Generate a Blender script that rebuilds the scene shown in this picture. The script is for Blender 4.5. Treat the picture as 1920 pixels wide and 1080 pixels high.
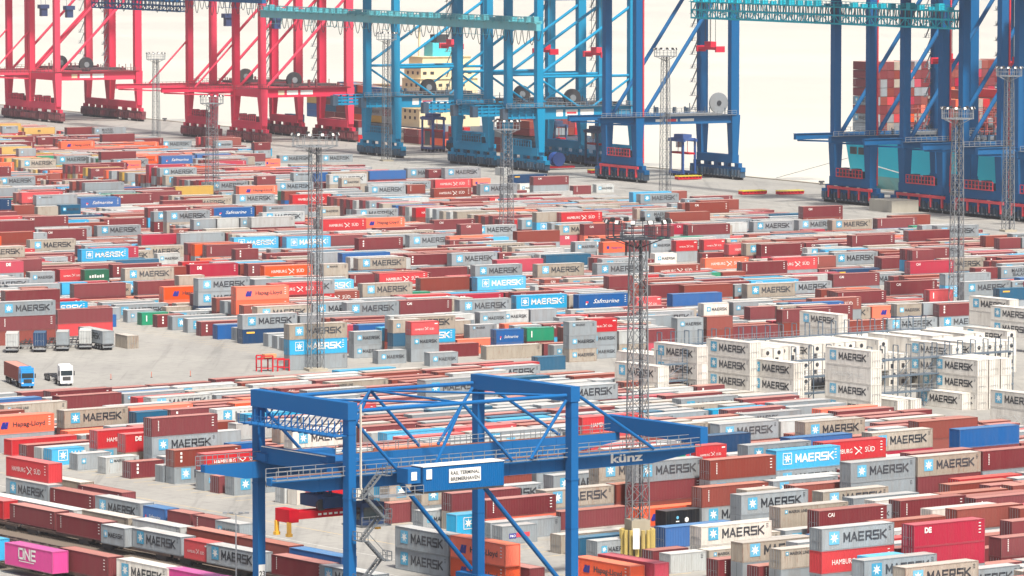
import bpy, math, random, zlib, base64
from mathutils import Vector, Matrix
random.seed(11)
R = math.radians
sc = bpy.context.scene
for o in list(bpy.data.objects): bpy.data.objects.remove(o, do_unlink=True)

# ------------------------------------------------------------ camera
FPX, HOR, CAMH = 9300.0, -190.0, 89.0
PITCH = math.atan((540 - HOR) / FPX)
cam = bpy.data.cameras.new('camera'); camo = bpy.data.objects.new('camera', cam)
sc.collection.objects.link(camo); sc.camera = camo
camo.location = (0, 0, CAMH); camo.rotation_euler = (math.pi / 2 - PITCH, 0, 0)
cam.sensor_width = 36; cam.lens = 36 * FPX / 1920
cam.clip_start = 5; cam.clip_end = 20000
# ------------------------------------------------------------ sky, sun, exposure
SUN_EL, SUN_AZ = 57, 158          # azimuth: degrees clockwise from +Y (view direction)
w = bpy.data.worlds.new('World'); sc.world = w; w.use_nodes = True
nt = w.node_tree; bg = nt.nodes['Background']; sky = nt.nodes.new('ShaderNodeTexSky')
sky.sky_type = 'NISHITA'; sky.sun_disc = False
sky.sun_elevation = R(SUN_EL); sky.sun_rotation = R(SUN_AZ)
sky.air_density = 0.6; sky.dust_density = 5.0; sky.ozone_density = 0.6; sky.altitude = 0
nt.links.new(sky.outputs[0], bg.inputs[0]); bg.inputs[1].default_value = 0.11
sun = bpy.data.lights.new('sun', 'SUN'); sun.energy = 4.0; sun.angle = R(5); sun.color = (1.0, 0.95, 0.87)
suno = bpy.data.objects.new('sun', sun); sc.collection.objects.link(suno)
d = Vector((math.sin(R(SUN_AZ)) * math.cos(R(SUN_EL)), math.cos(R(SUN_AZ)) * math.cos(R(SUN_EL)), math.sin(R(SUN_EL))))
suno.rotation_euler = d.to_track_quat('Z', 'Y').to_euler()
sc.view_settings.view_transform = 'Standard'; sc.view_settings.look = 'None'
sc.view_settings.gamma = 1; sc.view_settings.use_curve_mapping = False
sc.view_settings.exposure = 0.55
sc.cycles.max_bounces = 4; sc.cycles.diffuse_bounces = 2; sc.cycles.glossy_bounces = 2
sc.cycles.volume_bounces = 0

# ------------------------------------------------------------ helpers
TH = {'N': R(36.3), 'F': R(28.0)}
def at(a, b, z, blk):
    t = TH[blk]
    return Vector((a * math.cos(t) - b * math.sin(t), a * math.sin(t) + b * math.cos(t), z))
def uvw(p, blk):
    t = TH[blk]
    return (p[0] * math.cos(t) + p[1] * math.sin(t), -p[0] * math.sin(t) + p[1] * math.cos(t))
def gp(x, y, z=0.0):
    "a point of the photograph taken down to the height z above the yard"
    a = (x - 960) / FPX; b = -(y - 540) / FPX
    dy = math.cos(PITCH) + b * math.sin(PITCH); dz = -math.sin(PITCH) + b * math.cos(PITCH)
    t = (z - CAMH) / dz
    return Vector((a * t, dy * t, z))
def pj(p):
    Y = p[1]; Z = p[2] - CAMH
    yc = Y * math.cos(PITCH) - Z * math.sin(PITCH); zc = Y * math.sin(PITCH) + Z * math.cos(PITCH)
    return 960 + FPX * p[0] / yc, 540 - FPX * zc / yc
def zpx(p, y):
    b = -(y - 540) / FPX
    return CAMH + (-math.sin(PITCH) + b * math.cos(PITCH)) / (math.cos(PITCH) + b * math.sin(PITCH)) * p[1]

def lin(c): return tuple(((v / 255) / 12.92 if v / 255 <= .04045 else ((v / 255 + .055) / 1.055) ** 2.4) for v in c)
MATS = {}
def mat(name, rgb, rough=.5, metal=0.0, var=.12, dirt=.25, rust=0.0, scale=.35, bump=0.0, tint=False, dirtcol=(120, 108, 95), spec=.5):
    """painted or plain surface: colour that wanders a little, grime and rust patches; tint reads a per-box value of the merged stacks"""
    if name in MATS: return MATS[name]
    m = bpy.data.materials.new(name); m.use_nodes = True; MATS[name] = m
    N = m.node_tree.nodes; L = m.node_tree.links; b = N['Principled BSDF']
    b.inputs['Roughness'].default_value = rough; b.inputs['Metallic'].default_value = metal
    b.inputs['Specular IOR Level'].default_value = spec
    tc = N.new('ShaderNodeTexCoord'); mp = N.new('ShaderNodeMapping'); mp.inputs['Scale'].default_value = (1, 1, .16)
    if tint:
        geo = N.new('ShaderNodeNewGeometry'); L.new(geo.outputs['Position'], mp.inputs[0])
        at_ = N.new('ShaderNodeAttribute'); at_.attribute_name = 'tone'; rnd = at_.outputs['Fac']
    else:
        L.new(tc.outputs['Object'], mp.inputs[0]); oi = N.new('ShaderNodeObjectInfo'); rnd = oi.outputs['Random']
        ad = N.new('ShaderNodeVectorMath'); ad.operation = 'ADD'
        ms = N.new('ShaderNodeMath'); ms.operation = 'MULTIPLY'; ms.inputs[1].default_value = 137.0
        L.new(rnd, ms.inputs[0]); L.new(mp.outputs[0], ad.inputs[0]); L.new(ms.outputs[0], ad.inputs[1])
    src = mp.outputs[0] if tint else ad.outputs[0]
    hsv = N.new('ShaderNodeHueSaturation'); hsv.inputs['Color'].default_value = (*lin(rgb), 1)
    mr = N.new('ShaderNodeMapRange'); mr.inputs[3].default_value = 1 - var; mr.inputs[4].default_value = 1 + var
    L.new(rnd, mr.inputs[0]); L.new(mr.outputs[0], hsv.inputs['Value'])
    mr2 = N.new('ShaderNodeMapRange'); mr2.inputs[3].default_value = 1.0; mr2.inputs[4].default_value = 1 - var * 1.1
    L.new(rnd, mr2.inputs[0]); L.new(mr2.outputs[0], hsv.inputs['Saturation'])
    n1 = N.new('ShaderNodeTexNoise'); n1.inputs['Scale'].default_value = scale; n1.inputs['Detail'].default_value = 5; n1.inputs['Roughness'].default_value = .65
    L.new(src, n1.inputs['Vector'])
    r1 = N.new('ShaderNodeMapRange'); r1.inputs[1].default_value = .42; r1.inputs[2].default_value = .75; r1.inputs[3].default_value = 0; r1.inputs[4].default_value = dirt
    L.new(n1.outputs[0], r1.inputs[0])
    mx = N.new('ShaderNodeMix'); mx.data_type = 'RGBA'; L.new(r1.outputs[0], mx.inputs[0]); L.new(hsv.outputs[0], mx.inputs[6]); mx.inputs[7].default_value = (*lin(dirtcol), 1)
    out = mx.outputs[2]
    if rust > 0:
        n2 = N.new('ShaderNodeTexNoise'); n2.inputs['Scale'].default_value = scale * 3.4; n2.inputs['Detail'].default_value = 6; n2.inputs['Roughness'].default_value = .7
        L.new(src, n2.inputs['Vector'])
        r2 = N.new('ShaderNodeMapRange'); r2.inputs[1].default_value = .66 - .14 * rust; r2.inputs[2].default_value = .78; r2.inputs[3].default_value = 0; r2.inputs[4].default_value = min(1, .35 + rust * .6)
        L.new(n2.outputs[0], r2.inputs[0])
        m3 = N.new('ShaderNodeMix'); m3.data_type = 'RGBA'; L.new(r2.outputs[0], m3.inputs[0]); L.new(out, m3.inputs[6]); m3.inputs[7].default_value = (*lin((128, 74, 45)), 1)
        out = m3.outputs[2]
    L.new(out, b.inputs['Base Color'])
    if bump > 0:
        bp = N.new('ShaderNodeBump'); bp.inputs['Strength'].default_value = bump; L.new(n1.outputs[0], bp.inputs['Height']); L.new(bp.outputs[0], b.inputs['Normal'])
    return m

COL = dict(gr=(142, 152, 158), bg=(166, 157, 143), wg=(184, 189, 188), mr=(118, 45, 51), br=(134, 58, 47), rd=(192, 26, 38), cr=(172, 16, 56),
           bl=(0, 88, 156), nv=(0, 56, 98), cy=(0, 164, 214), gn=(0, 140, 100), dg=(0, 92, 64), tb=(0, 84, 118), my=(190, 152, 62), wh=(222, 218, 208), bk=(22, 26, 32), mg=(206, 48, 138))
COL['or'] = (236, 84, 22)
def paint(c, part='body', tint=False):
    rusty = {'bg': .85, 'gr': .3, 'wg': .55, 'wh': .5}.get(c, .25)
    nm = 'paint_%s_%s%s' % (c, part, '_stack' if tint else '')
    rgb = COL[c]
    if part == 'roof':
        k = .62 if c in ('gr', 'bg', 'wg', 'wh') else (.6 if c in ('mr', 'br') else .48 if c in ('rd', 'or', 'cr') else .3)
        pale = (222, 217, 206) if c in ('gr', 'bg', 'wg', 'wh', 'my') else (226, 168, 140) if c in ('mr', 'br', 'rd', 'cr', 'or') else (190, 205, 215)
        rgb = tuple(a * (1 - k) + q * k for a, q in zip(rgb, pale))  # chalky fading and whitish sheen of grazing light, both mixed into the roof colour
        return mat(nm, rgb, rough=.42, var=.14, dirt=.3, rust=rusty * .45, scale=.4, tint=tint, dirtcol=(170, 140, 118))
    if part == 'frame':
        return mat(nm, tuple(a * .92 for a in rgb), rough=.5, var=.12, dirt=.4, rust=rusty * 1.25, scale=.8, tint=tint)
    return mat(nm, rgb, rough=.5, var=.13, dirt=.42 if c in ('bg', 'gr', 'wg', 'wh') else .12, rust=rusty * .95, scale=.9, tint=tint, spec=.15, dirtcol=(118, 106, 92))

class MB:
    "collects polygons, then links them as ONE mesh object; polygons given no material take the one passed to build()"
    def __init__(s): s.v = []; s.f = []; s.m = []; s.mats = []; s.t = []; s.tone = 0.0
    def mi(s, m):
        if m is None: return -1
        if m not in s.mats: s.mats.append(m)
        return s.mats.index(m)
    def face(s, f, i): s.f.append(f); s.m.append(i); s.t.append(s.tone)
    def poly(s, pts, m=None):
        k = len(s.v); s.v += [tuple(p) for p in pts]; s.face(tuple(range(k, k + len(pts))), s.mi(m))
    def box(s, x0, x1, y0, y1, z0, z1, m=None, M=None):
        P = [(x0, y0, z0), (x1, y0, z0), (x1, y1, z0), (x0, y1, z0), (x0, y0, z1), (x1, y0, z1), (x1, y1, z1), (x0, y1, z1)]
        if M is not None: P = [tuple(M @ Vector(p)) for p in P]
        k = len(s.v); s.v += P; i = s.mi(m)
        for q in ((0, 3, 2, 1), (4, 5, 6, 7), (0, 1, 5, 4), (1, 2, 6, 5), (2, 3, 7, 6), (3, 0, 4, 7)): s.face(tuple(k + j for j in q), i)
    def bar(s, p, q, w, h=None, m=None, n=4):
        "straight member between two points: rectangular (n=4) or round"
        p = Vector(p); q = Vector(q); d = (q - p)
        if d.length < 1e-6: return
        d.normalize(); up = Vector((0, 0, 1)) if abs(d.z) < .95 else Vector((1, 0, 0))
        sx = d.cross(up).normalized(); sy = sx.cross(d).normalized(); h = h or w
        k = len(s.v); i = s.mi(m)
        for c in (p, q):
            for j in range(n):
                if n == 4: cx, cy = ((-1, -1), (1, -1), (1, 1), (-1, 1))[j]; off = sx * cx * w / 2 + sy * cy * h / 2
                else: t = 2 * math.pi * j / n; off = sx * math.cos(t) * w / 2 + sy * math.sin(t) * h / 2
                s.v.append(tuple(c + off))
        for j in range(n):
            j2 = (j + 1) % n; s.face((k + j, k + j2, k + n + j2, k + n + j), i)
        s.face(tuple(k + j for j in reversed(range(n))), i); s.face(tuple(k + n + j for j in range(n)), i)
    def taper(s, p, q, w0, d0, w1, d1, m=None):
        "upright member whose section changes from w0 x d0 to w1 x d1"
        k = len(s.v); i = s.mi(m)
        for (c, w_, d_) in ((p, w0, d0), (q, w1, d1)):
            for sx, sy in ((-1, -1), (1, -1), (1, 1), (-1, 1)): s.v.append((c[0] + sx * w_ / 2, c[1] + sy * d_ / 2, c[2]))
        for j in range(4):
            j2 = (j + 1) % 4; s.face((k + j, k + j2, k + 4 + j2, k + 4 + j), i)
        s.face((k + 3, k + 2, k + 1, k), i); s.face((k + 4, k + 5, k + 6, k + 7), i)
    def disc(s, c, r, axis, m=None, n=20, t=.3):
        c = Vector(c); ax = Vector(axis).normalized(); s.bar(c - ax * t / 2, c + ax * t / 2, 2 * r, 2 * r, m, n)
    def rail(s, p, q, h=1.1, step=2.0, m=None, t=.07):
        p = Vector(p); q = Vector(q); L = (q - p).length; n = max(1, int(L / step)); up = Vector((0, 0, h))
        s.bar(p + up, q + up, t, t, m); s.bar(p + up * .5, q + up * .5, t * .8, t * .8, m)
        for i in range(n + 1):
            c = p.lerp(q, i / n); s.bar(c, c + up, t, t, m)
    def mesh(s, name, m=None, flip=False):
        me = bpy.data.meshes.new(name)
        if flip: me.from_pydata([(v[0], -v[1], v[2]) for v in s.v], [], [tuple(reversed(f)) for f in s.f])
        else: me.from_pydata(s.v, [], s.f)
        own = any(i < 0 for i in s.m)
        if own: me.materials.append(m or s.mats[0])
        for x in s.mats: me.materials.append(x)
        k = 1 if own else 0
        me.polygons.foreach_set('material_index', [max(0, i + k) if i >= 0 else 0 for i in s.m])
        me.update(); return me
    def build(s, name, m=None, parent=None, loc=None, rz=None):
        return obj(name, s.mesh(name, m), parent, loc, rz)
def obj(name, me, parent=None, loc=None, rz=None):
    o = bpy.data.objects.new(name, me); sc.collection.objects.link(o)
    if parent: o.parent = parent
    if loc is not None: o.location = loc
    if rz is not None: o.rotation_euler = (0, 0, rz)
    return o
def tag(o, label, cat, group=None, kind=None):
    if label: o['label'] = label
    if cat: o['category'] = cat
    if group: o['group'] = group
    if kind: o['kind'] = kind
    return o
def thing(name, label, cat, loc=(0, 0, 0), rz=0, group=None):
    o = bpy.data.objects.new(name, None); sc.collection.objects.link(o); o.location = loc; o.rotation_euler = (0, 0, rz); o.empty_display_size = .5
    return tag(o, label, cat, group)
def copy_tree(o, loc, rz, label):
    r = o.copy(); sc.collection.objects.link(r); r.location = loc; r.rotation_euler = (0, 0, rz); r['label'] = label
    for ch in list(o.children):
        c = ch.copy(); sc.collection.objects.link(c); c.parent = r
        for g in list(ch.children):
            e = g.copy(); sc.collection.objects.link(e); e.parent = c
    return r

# ------------------------------------------------------------ lettering
STK = {  # heavy square letters as strokes on a 0..1 grid
 'M': [((0, 0), (0, 1)), ((0, 1), (.5, .3)), ((.5, .3), (1, 1)), ((1, 1), (1, 0))],
 'A': [((0, 0), (.5, 1)), ((.5, 1), (1, 0)), ((.2, .3), (.8, .3))],
 'E': [((0, 0), (0, 1)), ((0, 1), (.9, 1)), ((0, .5), (.8, .5)), ((0, 0), (.9, 0))],
 'R': [((0, 0), (0, 1)), ((0, 1), (.85, 1)), ((.9, .95), (.9, .5)), ((.85, .45), (0, .45)), ((.5, .45), (1, 0))],
 'S': [((1, 1), (.05, 1)), ((0, .95), (0, .5)), ((.05, .5), (.95, .5)), ((1, .5), (1, .05)), ((.95, 0), (0, 0))],
 'K': [((0, 0), (0, 1)), ((.08, .45), (.95, 1)), ((.25, .55), (1, 0))],
 'O': [((0, 0), (0, 1)), ((0, 1), (1, 1)), ((1, 1), (1, 0)), ((1, 0), (0, 0))],
 'N': [((0, 0), (0, 1)), ((0, 1), (1, 0)), ((1, 0), (1, 1))]}
def strokes(mb, word, x, z, w, h, gap, y, m, t, flip=1):
    for ch in word:
        for (a, b) in STK[ch]:
            p = Vector((x + a[0] * w, 0, z + a[1] * h)); q = Vector((x + b[0] * w, 0, z + b[1] * h)); d_ = (q - p).normalized(); e = d_ * t * .5; nn = Vector((-d_.z, 0, d_.x)) * t * .5
            P = [p - e - nn, q + e - nn, q + e + nn, p - e + nn]
            if (P[1] - P[0]).cross(P[3] - P[0]).y * flip > 0: P = P[::-1]
            mb.poly([(v.x * flip, y * flip, v.z) for v in P], m)
        x += w + gap
    return x
FONTC = {}
def textpolys(txt, bold=.02, shear=0.0):
    "outline text as flat triangles in x,z starting at 0,0 with cap height about 0.7"
    k = (txt, bold, shear)
    if k in FONTC: return FONTC[k]
    cu = bpy.data.curves.new('lettering_curve', 'FONT'); cu.body = txt; cu.offset = bold; cu.shear = shear; cu.resolution_u = 2
    o = bpy.data.objects.new('lettering_curve', cu); sc.collection.objects.link(o)
    dg = bpy.context.evaluated_depsgraph_get(); me = bpy.data.meshes.new_from_object(o.evaluated_get(dg))
    P = [[tuple(me.vertices[i].co) for i in p.vertices] for p in me.polygons]
    xs = [v[0] for p in P for v in p]; wd = max(xs) if xs else 1
    bpy.data.objects.remove(o, do_unlink=True); bpy.data.curves.remove(cu)
    FONTC[k] = (P, wd); return FONTC[k]
def text(mb, txt, x, z, size, y, m, flip=1, bold=.02, shear=0.0, width=None, vertical=False):
    P, wd = textpolys(txt, bold, shear); sx = size if width is None else width / wd
    for p in P:
        q = [(x + v[0] * sx, z + v[1] * size) for v in p] if not vertical else [(x - v[1] * size, z + v[0] * sx) for v in p]
        ar = sum(q[i][0] * q[(i + 1) % len(q)][1] - q[(i + 1) % len(q)][0] * q[i][1] for i in range(len(q)))
        if ar < 0: q = q[::-1]
        mb.poly([(a * flip, y * flip, b) for a, b in q], m)
def star(mb, cx, cz, r, y, m, flip=1, n=7, inner=.42):
    pts = [(cx + (r if i % 2 == 0 else r * inner) * math.sin(math.pi * i / n), cz + (r if i % 2 == 0 else r * inner) * math.cos(math.pi * i / n)) for i in range(2 * n)]
    for i in range(2 * n):
        a, b = pts[i], pts[(i + 1) % (2 * n)]
        T = [(cx, cz), b, a]
        mb.poly([(p[0] * flip, y * flip, p[1]) for p in T], m)
def rect(mb, x0, x1, z0, z1, y, m, flip=1):
    mb.poly([(x0 * flip, y * flip, z0), (x1 * flip, y * flip, z0), (x1 * flip, y * flip, z1), (x0 * flip, y * flip, z1)], m)
INK = mat('dark_lettering', (38, 46, 58), .5, dirt=.5, var=.45, dirtcol=(120, 120, 118), scale=1.2)
WHITE = mat('white_lettering', (232, 232, 226), .5, dirt=.15, var=.04)
SKY_BLUE = mat('emblem_blue', (52, 166, 206), .45, dirt=.3, var=.16)
HLBLUE = mat('logo_blue', (24, 36, 140), .45, dirt=.1, var=.05)
REDM = mat('logo_red', (214, 40, 60), .45, dirt=.1, var=.05)
YEL = mat('label_yellow', (236, 178, 40), .45, dirt=.1, var=.05)
STEEL = mat('galvanised_steel', (146, 152, 156), .45, .3, dirt=.3, var=.08)
DARK = mat('dark_steel', (44, 48, 54), .55, dirt=.35, var=.1)
RUBBER = mat('tyre_rubber', (28, 28, 30), .8, dirt=.3, var=.1)
GLASS = mat('dark_glass', (24, 42, 50), .08, dirt=.05, var=.05)
# ------------------------------------------------------------ ground and water
def groundmat():
    m = bpy.data.materials.new('yard_concrete'); m.use_nodes = True; N = m.node_tree.nodes; L = m.node_tree.links; b = N['Principled BSDF']
    b.inputs['Roughness'].default_value = .85
    geo = N.new('ShaderNodeNewGeometry')
    def noise(sc_, det, stretch=None, rot=0):
        mp = N.new('ShaderNodeMapping'); L.new(geo.outputs['Position'], mp.inputs[0])
        if stretch: mp.inputs['Rotation'].default_value = (0, 0, rot); mp.inputs['Scale'].default_value = stretch
        n = N.new('ShaderNodeTexNoise'); n.inputs['Scale'].default_value = sc_; n.inputs['Detail'].default_value = det; n.inputs['Roughness'].default_value = .65; L.new(mp.outputs[0], n.inputs['Vector']); return n
    base = (*lin((148, 146, 140)), 1); dark = (*lin((118, 117, 113)), 1); light = (*lin((162, 160, 152)), 1); brown = (*lin((158, 138, 110)), 1)
    def mixin(fac, lo, hi, amt, a, bcol):
        r = N.new('ShaderNodeMapRange'); r.inputs[1].default_value = lo; r.inputs[2].default_value = hi; r.inputs[3].default_value = 0; r.inputs[4].default_value = amt; L.new(fac, r.inputs[0])
        x = N.new('ShaderNodeMix'); x.data_type = 'RGBA'; L.new(r.outputs[0], x.inputs[0])
        if isinstance(a, tuple): x.inputs[6].default_value = a
        else: L.new(a, x.inputs[6])
        x.inputs[7].default_value = bcol; return x.outputs[2]
    c = mixin(noise(.03, 5).outputs[0], .4, .7, .8, base, light)
    c = mixin(noise(.12, 6, (1, .12, 1), R(-36)).outputs[0], .48, .72, .5, c, dark)
    c = mixin(noise(.5, 6).outputs[0], .5, .75, .6, c, dark)
    c = mixin(noise(.35, 3, (1, .03, 1), R(-36)).outputs[0], .58, .68, .35, c, (*lin((96, 95, 92)), 1))
    c = mixin(noise(.07, 4, (.3, 1, 1), R(-36)).outputs[0], .6, .75, .35, c, brown)
    mj = N.new('ShaderNodeMapping'); mj.inputs['Rotation'].default_value = (0, 0, R(-36)); L.new(geo.outputs['Position'], mj.inputs[0])
    br = N.new('ShaderNodeTexBrick'); br.offset = 0; br.inputs['Scale'].default_value = 1; br.inputs['Brick Width'].default_value = 7; br.inputs['Row Height'].default_value = 7; br.inputs['Mortar Size'].default_value = .06
    br.inputs['Color1'].default_value = (0, 0, 0, 1); br.inputs['Color2'].default_value = (0, 0, 0, 1); br.inputs['Mortar'].default_value = (1, 1, 1, 1); L.new(mj.outputs[0], br.inputs['Vector'])
    c = mixin(br.outputs['Color'], 0, 1, .45, c, (*lin((92, 92, 88)), 1))
    L.new(c, b.inputs['Base Color']); return m
# the yard sheet ends at the quay edge (a = 812 in the quay frame)
QA = 812.0
g = MB(); g.poly([at(-100, 2600, 0, 'F'), at(-100, -900, 0, 'F'), at(QA, -900, 0, 'F'), at(QA, 2600, 0, 'F')])
tag(g.build('ground', groundmat()), kind='structure', label='pale concrete yard and quay apron', cat='ground')
q = MB(); q.box(0, 1.0, 0, 3500, -6, .25)
qo = q.build('quay_edge', mat('quay_stone', (150, 140, 122), .9, dirt=.5, scale=.3), loc=at(QA, -900, 0, 'F'), rz=TH['F']); tag(qo, kind='structure', label='stone coping of the quay edge', cat='quay')
wm = bpy.data.materials.new('river_water'); wm.use_nodes = True; N = wm.node_tree.nodes; L = wm.node_tree.links; b = N['Principled BSDF']
b.inputs['Base Color'].default_value = (*lin((216, 212, 196)), 1); b.inputs['Roughness'].default_value = .3; b.inputs['IOR'].default_value = 1.45
geo = N.new('ShaderNodeNewGeometry'); mp = N.new('ShaderNodeMapping'); L.new(geo.outputs['Position'], mp.inputs[0]); mp.inputs['Scale'].default_value = (.6, .8, 1)
n = N.new('ShaderNodeTexNoise'); n.inputs['Scale'].default_value = .006; n.inputs['Detail'].default_value = 4; L.new(mp.outputs[0], n.inputs['Vector'])
r = N.new('ShaderNodeMapRange'); r.inputs[1].default_value = .45; r.inputs[2].default_value = .7; r.inputs[3].default_value = .3; r.inputs[4].default_value = .4; L.new(n.outputs[0], r.inputs[0]); L.new(r.outputs[0], b.inputs['Roughness'])
n2 = N.new('ShaderNodeTexNoise'); n2.inputs['Scale'].default_value = .25; n2.inputs['Detail'].default_value = 5; L.new(geo.outputs['Position'], n2.inputs['Vector'])
bp = N.new('ShaderNodeBump'); bp.inputs['Strength'].default_value = .25; bp.inputs['Distance'].default_value = .3; L.new(n2.outputs[0], bp.inputs['Height']); L.new(bp.outputs[0], b.inputs['Normal'])
w_ = MB(); w_.poly([(-3600, 200, -4), (3600, 200, -4), (3600, 6900, -4), (-3600, 6900, -4)])
tag(w_.build('water', wm), kind='structure', label='pale bright river beyond the quay', cat='water')
# painted lines
ln = MB(); lm = mat('lane_yellow', (214, 178, 92), .8, dirt=.6, scale=.8, dirtcol=(170, 165, 155)); lw = mat('lane_white', (214, 214, 206), .8, dirt=.5, scale=.8, dirtcol=(165, 160, 150))
def line(a0, b0, a1, b1, blk, w=.16, m=lm):
    p, q2 = at(a0, b0, .006, blk), at(a1, b1, .006, blk); d = (q2 - p).normalized(); nn = Vector((-d.y, d.x, 0)) * w / 2
    ln.poly([p - nn, q2 - nn, q2 + nn, p + nn], m)
for k in range(75):
    b = 3.4 + 4.07 * (105 + k) + 3.25
    if b < 728: line(399.5, b, 405, b, 'N')
for off in (0, 9, 18): line(390 - off, 450, 390 - off, 760, 'N', .14, lw if off else lm)
for k in range(14): line(438 + k * 6, 733, 446 + k * 6, 752, 'N', .14)
line(430, 731, 545, 731, 'N', .14); line(430, 756, 545, 756, 'N', .14)
for k in range(60): line(410, 870 + k * 4.07, 416, 870 + k * 4.07, 'F', .14)
for off in (8, 16, 26): line(735 + off, 900, 735 + off, 1950, 'F', .2, lw)
for r_ in (766, 802):
    for s in (-.1, .1): line(r_ + s * 6, 700, r_ + s * 6, 2300, 'F', .12, DARK)
tag(ln.build('road_markings'), kind='structure', label='worn yellow and white lane lines', cat='markings')
HAZE = 0.00006
# ------------------------------------------------------------ where every container of the yard stands
import numpy as np
def z3(o, X, Y): return (o[0] + X / 3, o[1] + Y / 3)
T = []
def n(o, X, Y, nt, st, rt=False, g=False):
    x, y = z3(o, X, Y) if o else (X, Y)
    T.append(['N', x, y, nt, st.split(), rt])
def f(X, Y, nt, st, o=None, rt=False):
    x, y = z3(o, X, Y) if o else (X, Y)
    T.append(['F', x, y, nt, st.split(), rt])
R1 = (0, 720); R2 = (640, 720); R3 = (1280, 720)
# --- N front edge
n(R1,355,155,3,'bgM4h brP4h bg_4'); n(R1,435,395,1,'grS2'); n(R1,515,285,2,'rdH4h grM4'); n(R1,595,415,1,'wgL2')
n(R1,675,305,2,'rdD4h bg_4'); n(R1,735,440,1,'mrT2'); n(R1,825,215,3,'mrP4h grM4h grM4'); n(R1,920,460,1,'grL2')
n(R1,980,375,2,'brT4 grM4'); n(R1,1150,395,2,'rdH4 cyM4'); n(R1,1315,520,1,'grM4h'); n(None,533,912,1,'wg_4');n(None,556,915,1,'wh_4');n(None,590,918,1,'rdW2')
n(R2,270,570,2,'bgM4 bgM4'); n(R2,450,585,2,'bgM4 gr_4'); n(R2,620,618,2,'mr_4 bgM4'); n(R2,816,648,2,'mrP4 orY4')
n(R2,905,795,1,'grK2'); n(R2,1235,718,1,'mr_4'); n(R2,1660,450,3,'grM4h mrP4h br_4h'); n(R2,1455,470,3,'bgM4 bgM4 or_4')
n(R2,1150,600,2,'bgM4 gr_4')
n(R2,750,605,2,'grM4 gr_4')
# --- N right
n(R3,150,425,3,'brP4h grM4h grM4h'); n(R3,530,380,3,'cyM4h grM4h gr_4h'); n(R3,795,335,3,'rdH4h bg_4h gr_4h'); n(R3,1065,277,3,'bgM4h crD4h gr_4')
n(R3,1330,215,3,'br_4h br_4h gr_4'); n(R3,1555,255,3,'bl_4h mr_4h gr_4'); n(R3,940,440,3,'grM4h gr_4h gr_4'); n(R3,1310,403,3,'bgM4h mr_4h gr_4')
n(R3,1680,375,3,'mrP4h gr_4h gr_4'); n(R3,40,300,3,'nv_4h gr_4 gr_4'); n(R3,365,345,3,'grM4h gr_4 gr_4'); n(R3,600,300,3,'bl_4h gr_4 br_4')
n(R3,690,218,3,'bgM4h gr_4 gr_4'); n(R3,215,237,3,'grM4h br_4 gr_4')
n(R3,335,635,2,'grM4h gr_4h'); n(R3,545,690,2,'bgL4h bg_4'); n(R3,770,720,2,'mrC4h mr_4h'); n(R3,790,825,3,'grM4h rdH4h gr_4h')
n(R3,1300,795,3,'crD4h cr_4h gr_4h'); n(R3,1010,985,2,'grM4h gr_4'); n(R3,1245,1028,2,'bgM4h gr_4'); n(R3,1500,1060,2,'grM4h gr_4')
n(R3,125,840,2,'whM4 wh_4'); n(R3,330,885,2,'bgM4 gr_4'); n(R3,550,930,2,'bgL4 gr_4'); n(R3,200,992,1,'mrP2'); n(R3,425,1022,1,'mrP2')
n(None,1247.6,990.5,2,'bl_4h gr_4h'); n(None,1250,962,1,'bkZ2')
n(R3,1225,660,2,'mrP4h gr_4'); n(R3,1640,640,2,'mrP4h gr_4'); n(R3,780,600,2,'bgM4 gr_4'); n(R3,1560,720,2,'br_4h gr_4')
n(R3,1090,775,2,'br_4h mr_4'); n(R3,1400,705,2,'wh_4 gr_4'); n(R3,1075,650,2,'wh_4 gr_4');n(R3,950,635,2,'gr_4 gr_4')
n(R3,1845,770,2,'mr_2 mr_2'); n(R3,1810,880,2,'mrP4 mr_4'); n(R3,640,585,2,'br_4 gr_4')
n(R3,75,352,2,'rdH2 gr_2')
n(None,1255,1035,1,'wg_2')
# --- N left upper
n(R1,268,52,3,'mrP4h mr_4h mr_4h'); n(R1,345,66,3,'mr_4h mr_4h mr_4h'); n(R1,-62,190,3,'orY4h gr_4h gr_4'); n(R1,65,315,2,'rd_4 gr_4')
n(R1,150,345,2,'mr_4 gr_4'); n(R1,232,362,2,'wg_4 wg_4'); n(R1,290,368,2,'cyM2 gr_2')
n(R1,955,150,2,'mrT4 gr_4'); n(R1,1335,218,2,'wg_4 gr_4'); n(R1,1420,218,2,'mrP4 gr_4')
n(R1,1580,238,2,'bg_4 gr_4'); n(R1,1645,262,2,'whM4h gr_4');
# --- F front edge
f(192,568,1,'grM4h'); f(217,572,1,'grM4h'); f(239,582,1,'grS2'); f(266,587,1,'gnW2'); f(295,591,1,'mrT2'); f(323,593.5,1,'grM4h'); f(352,598,1,'grM4h'); f(377,604,1,'mrT4h'); f(408,610,1,'bl_4h')
f(443,615,1,'gr_2'); f(454.5,591,2,'grM4h nvY4h'); f(503,626,1,'gr_4'); f(519.5,630,1,'gr_4'); f(533,634,1,'gr_4'); f(542.5,609,2,'bgM4h cyM4h')
f(616,640,1,'mrT2'); f(663.7,622.5,2,'grm2 grm2'); f(709,658,1,'grm2'); f(736.8,600,3,'bgS2 tb_2 gr_2'); f(770.7,604,3,'rdH2 grm2 gr_2'); f(880.4,609.6,2,'grL2 grm2'); f(806,662,1,'grm2')
f(930.5,619,2,'blF2 blF2'); f(988,615.7,2,'gnW2 mrC2'); f(1067,603,3,'grL2 grm2 bgm2'); f(1106,599,3,'rdH2 grm2 grm2'); f(1008,671,1,'tb_2')
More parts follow.
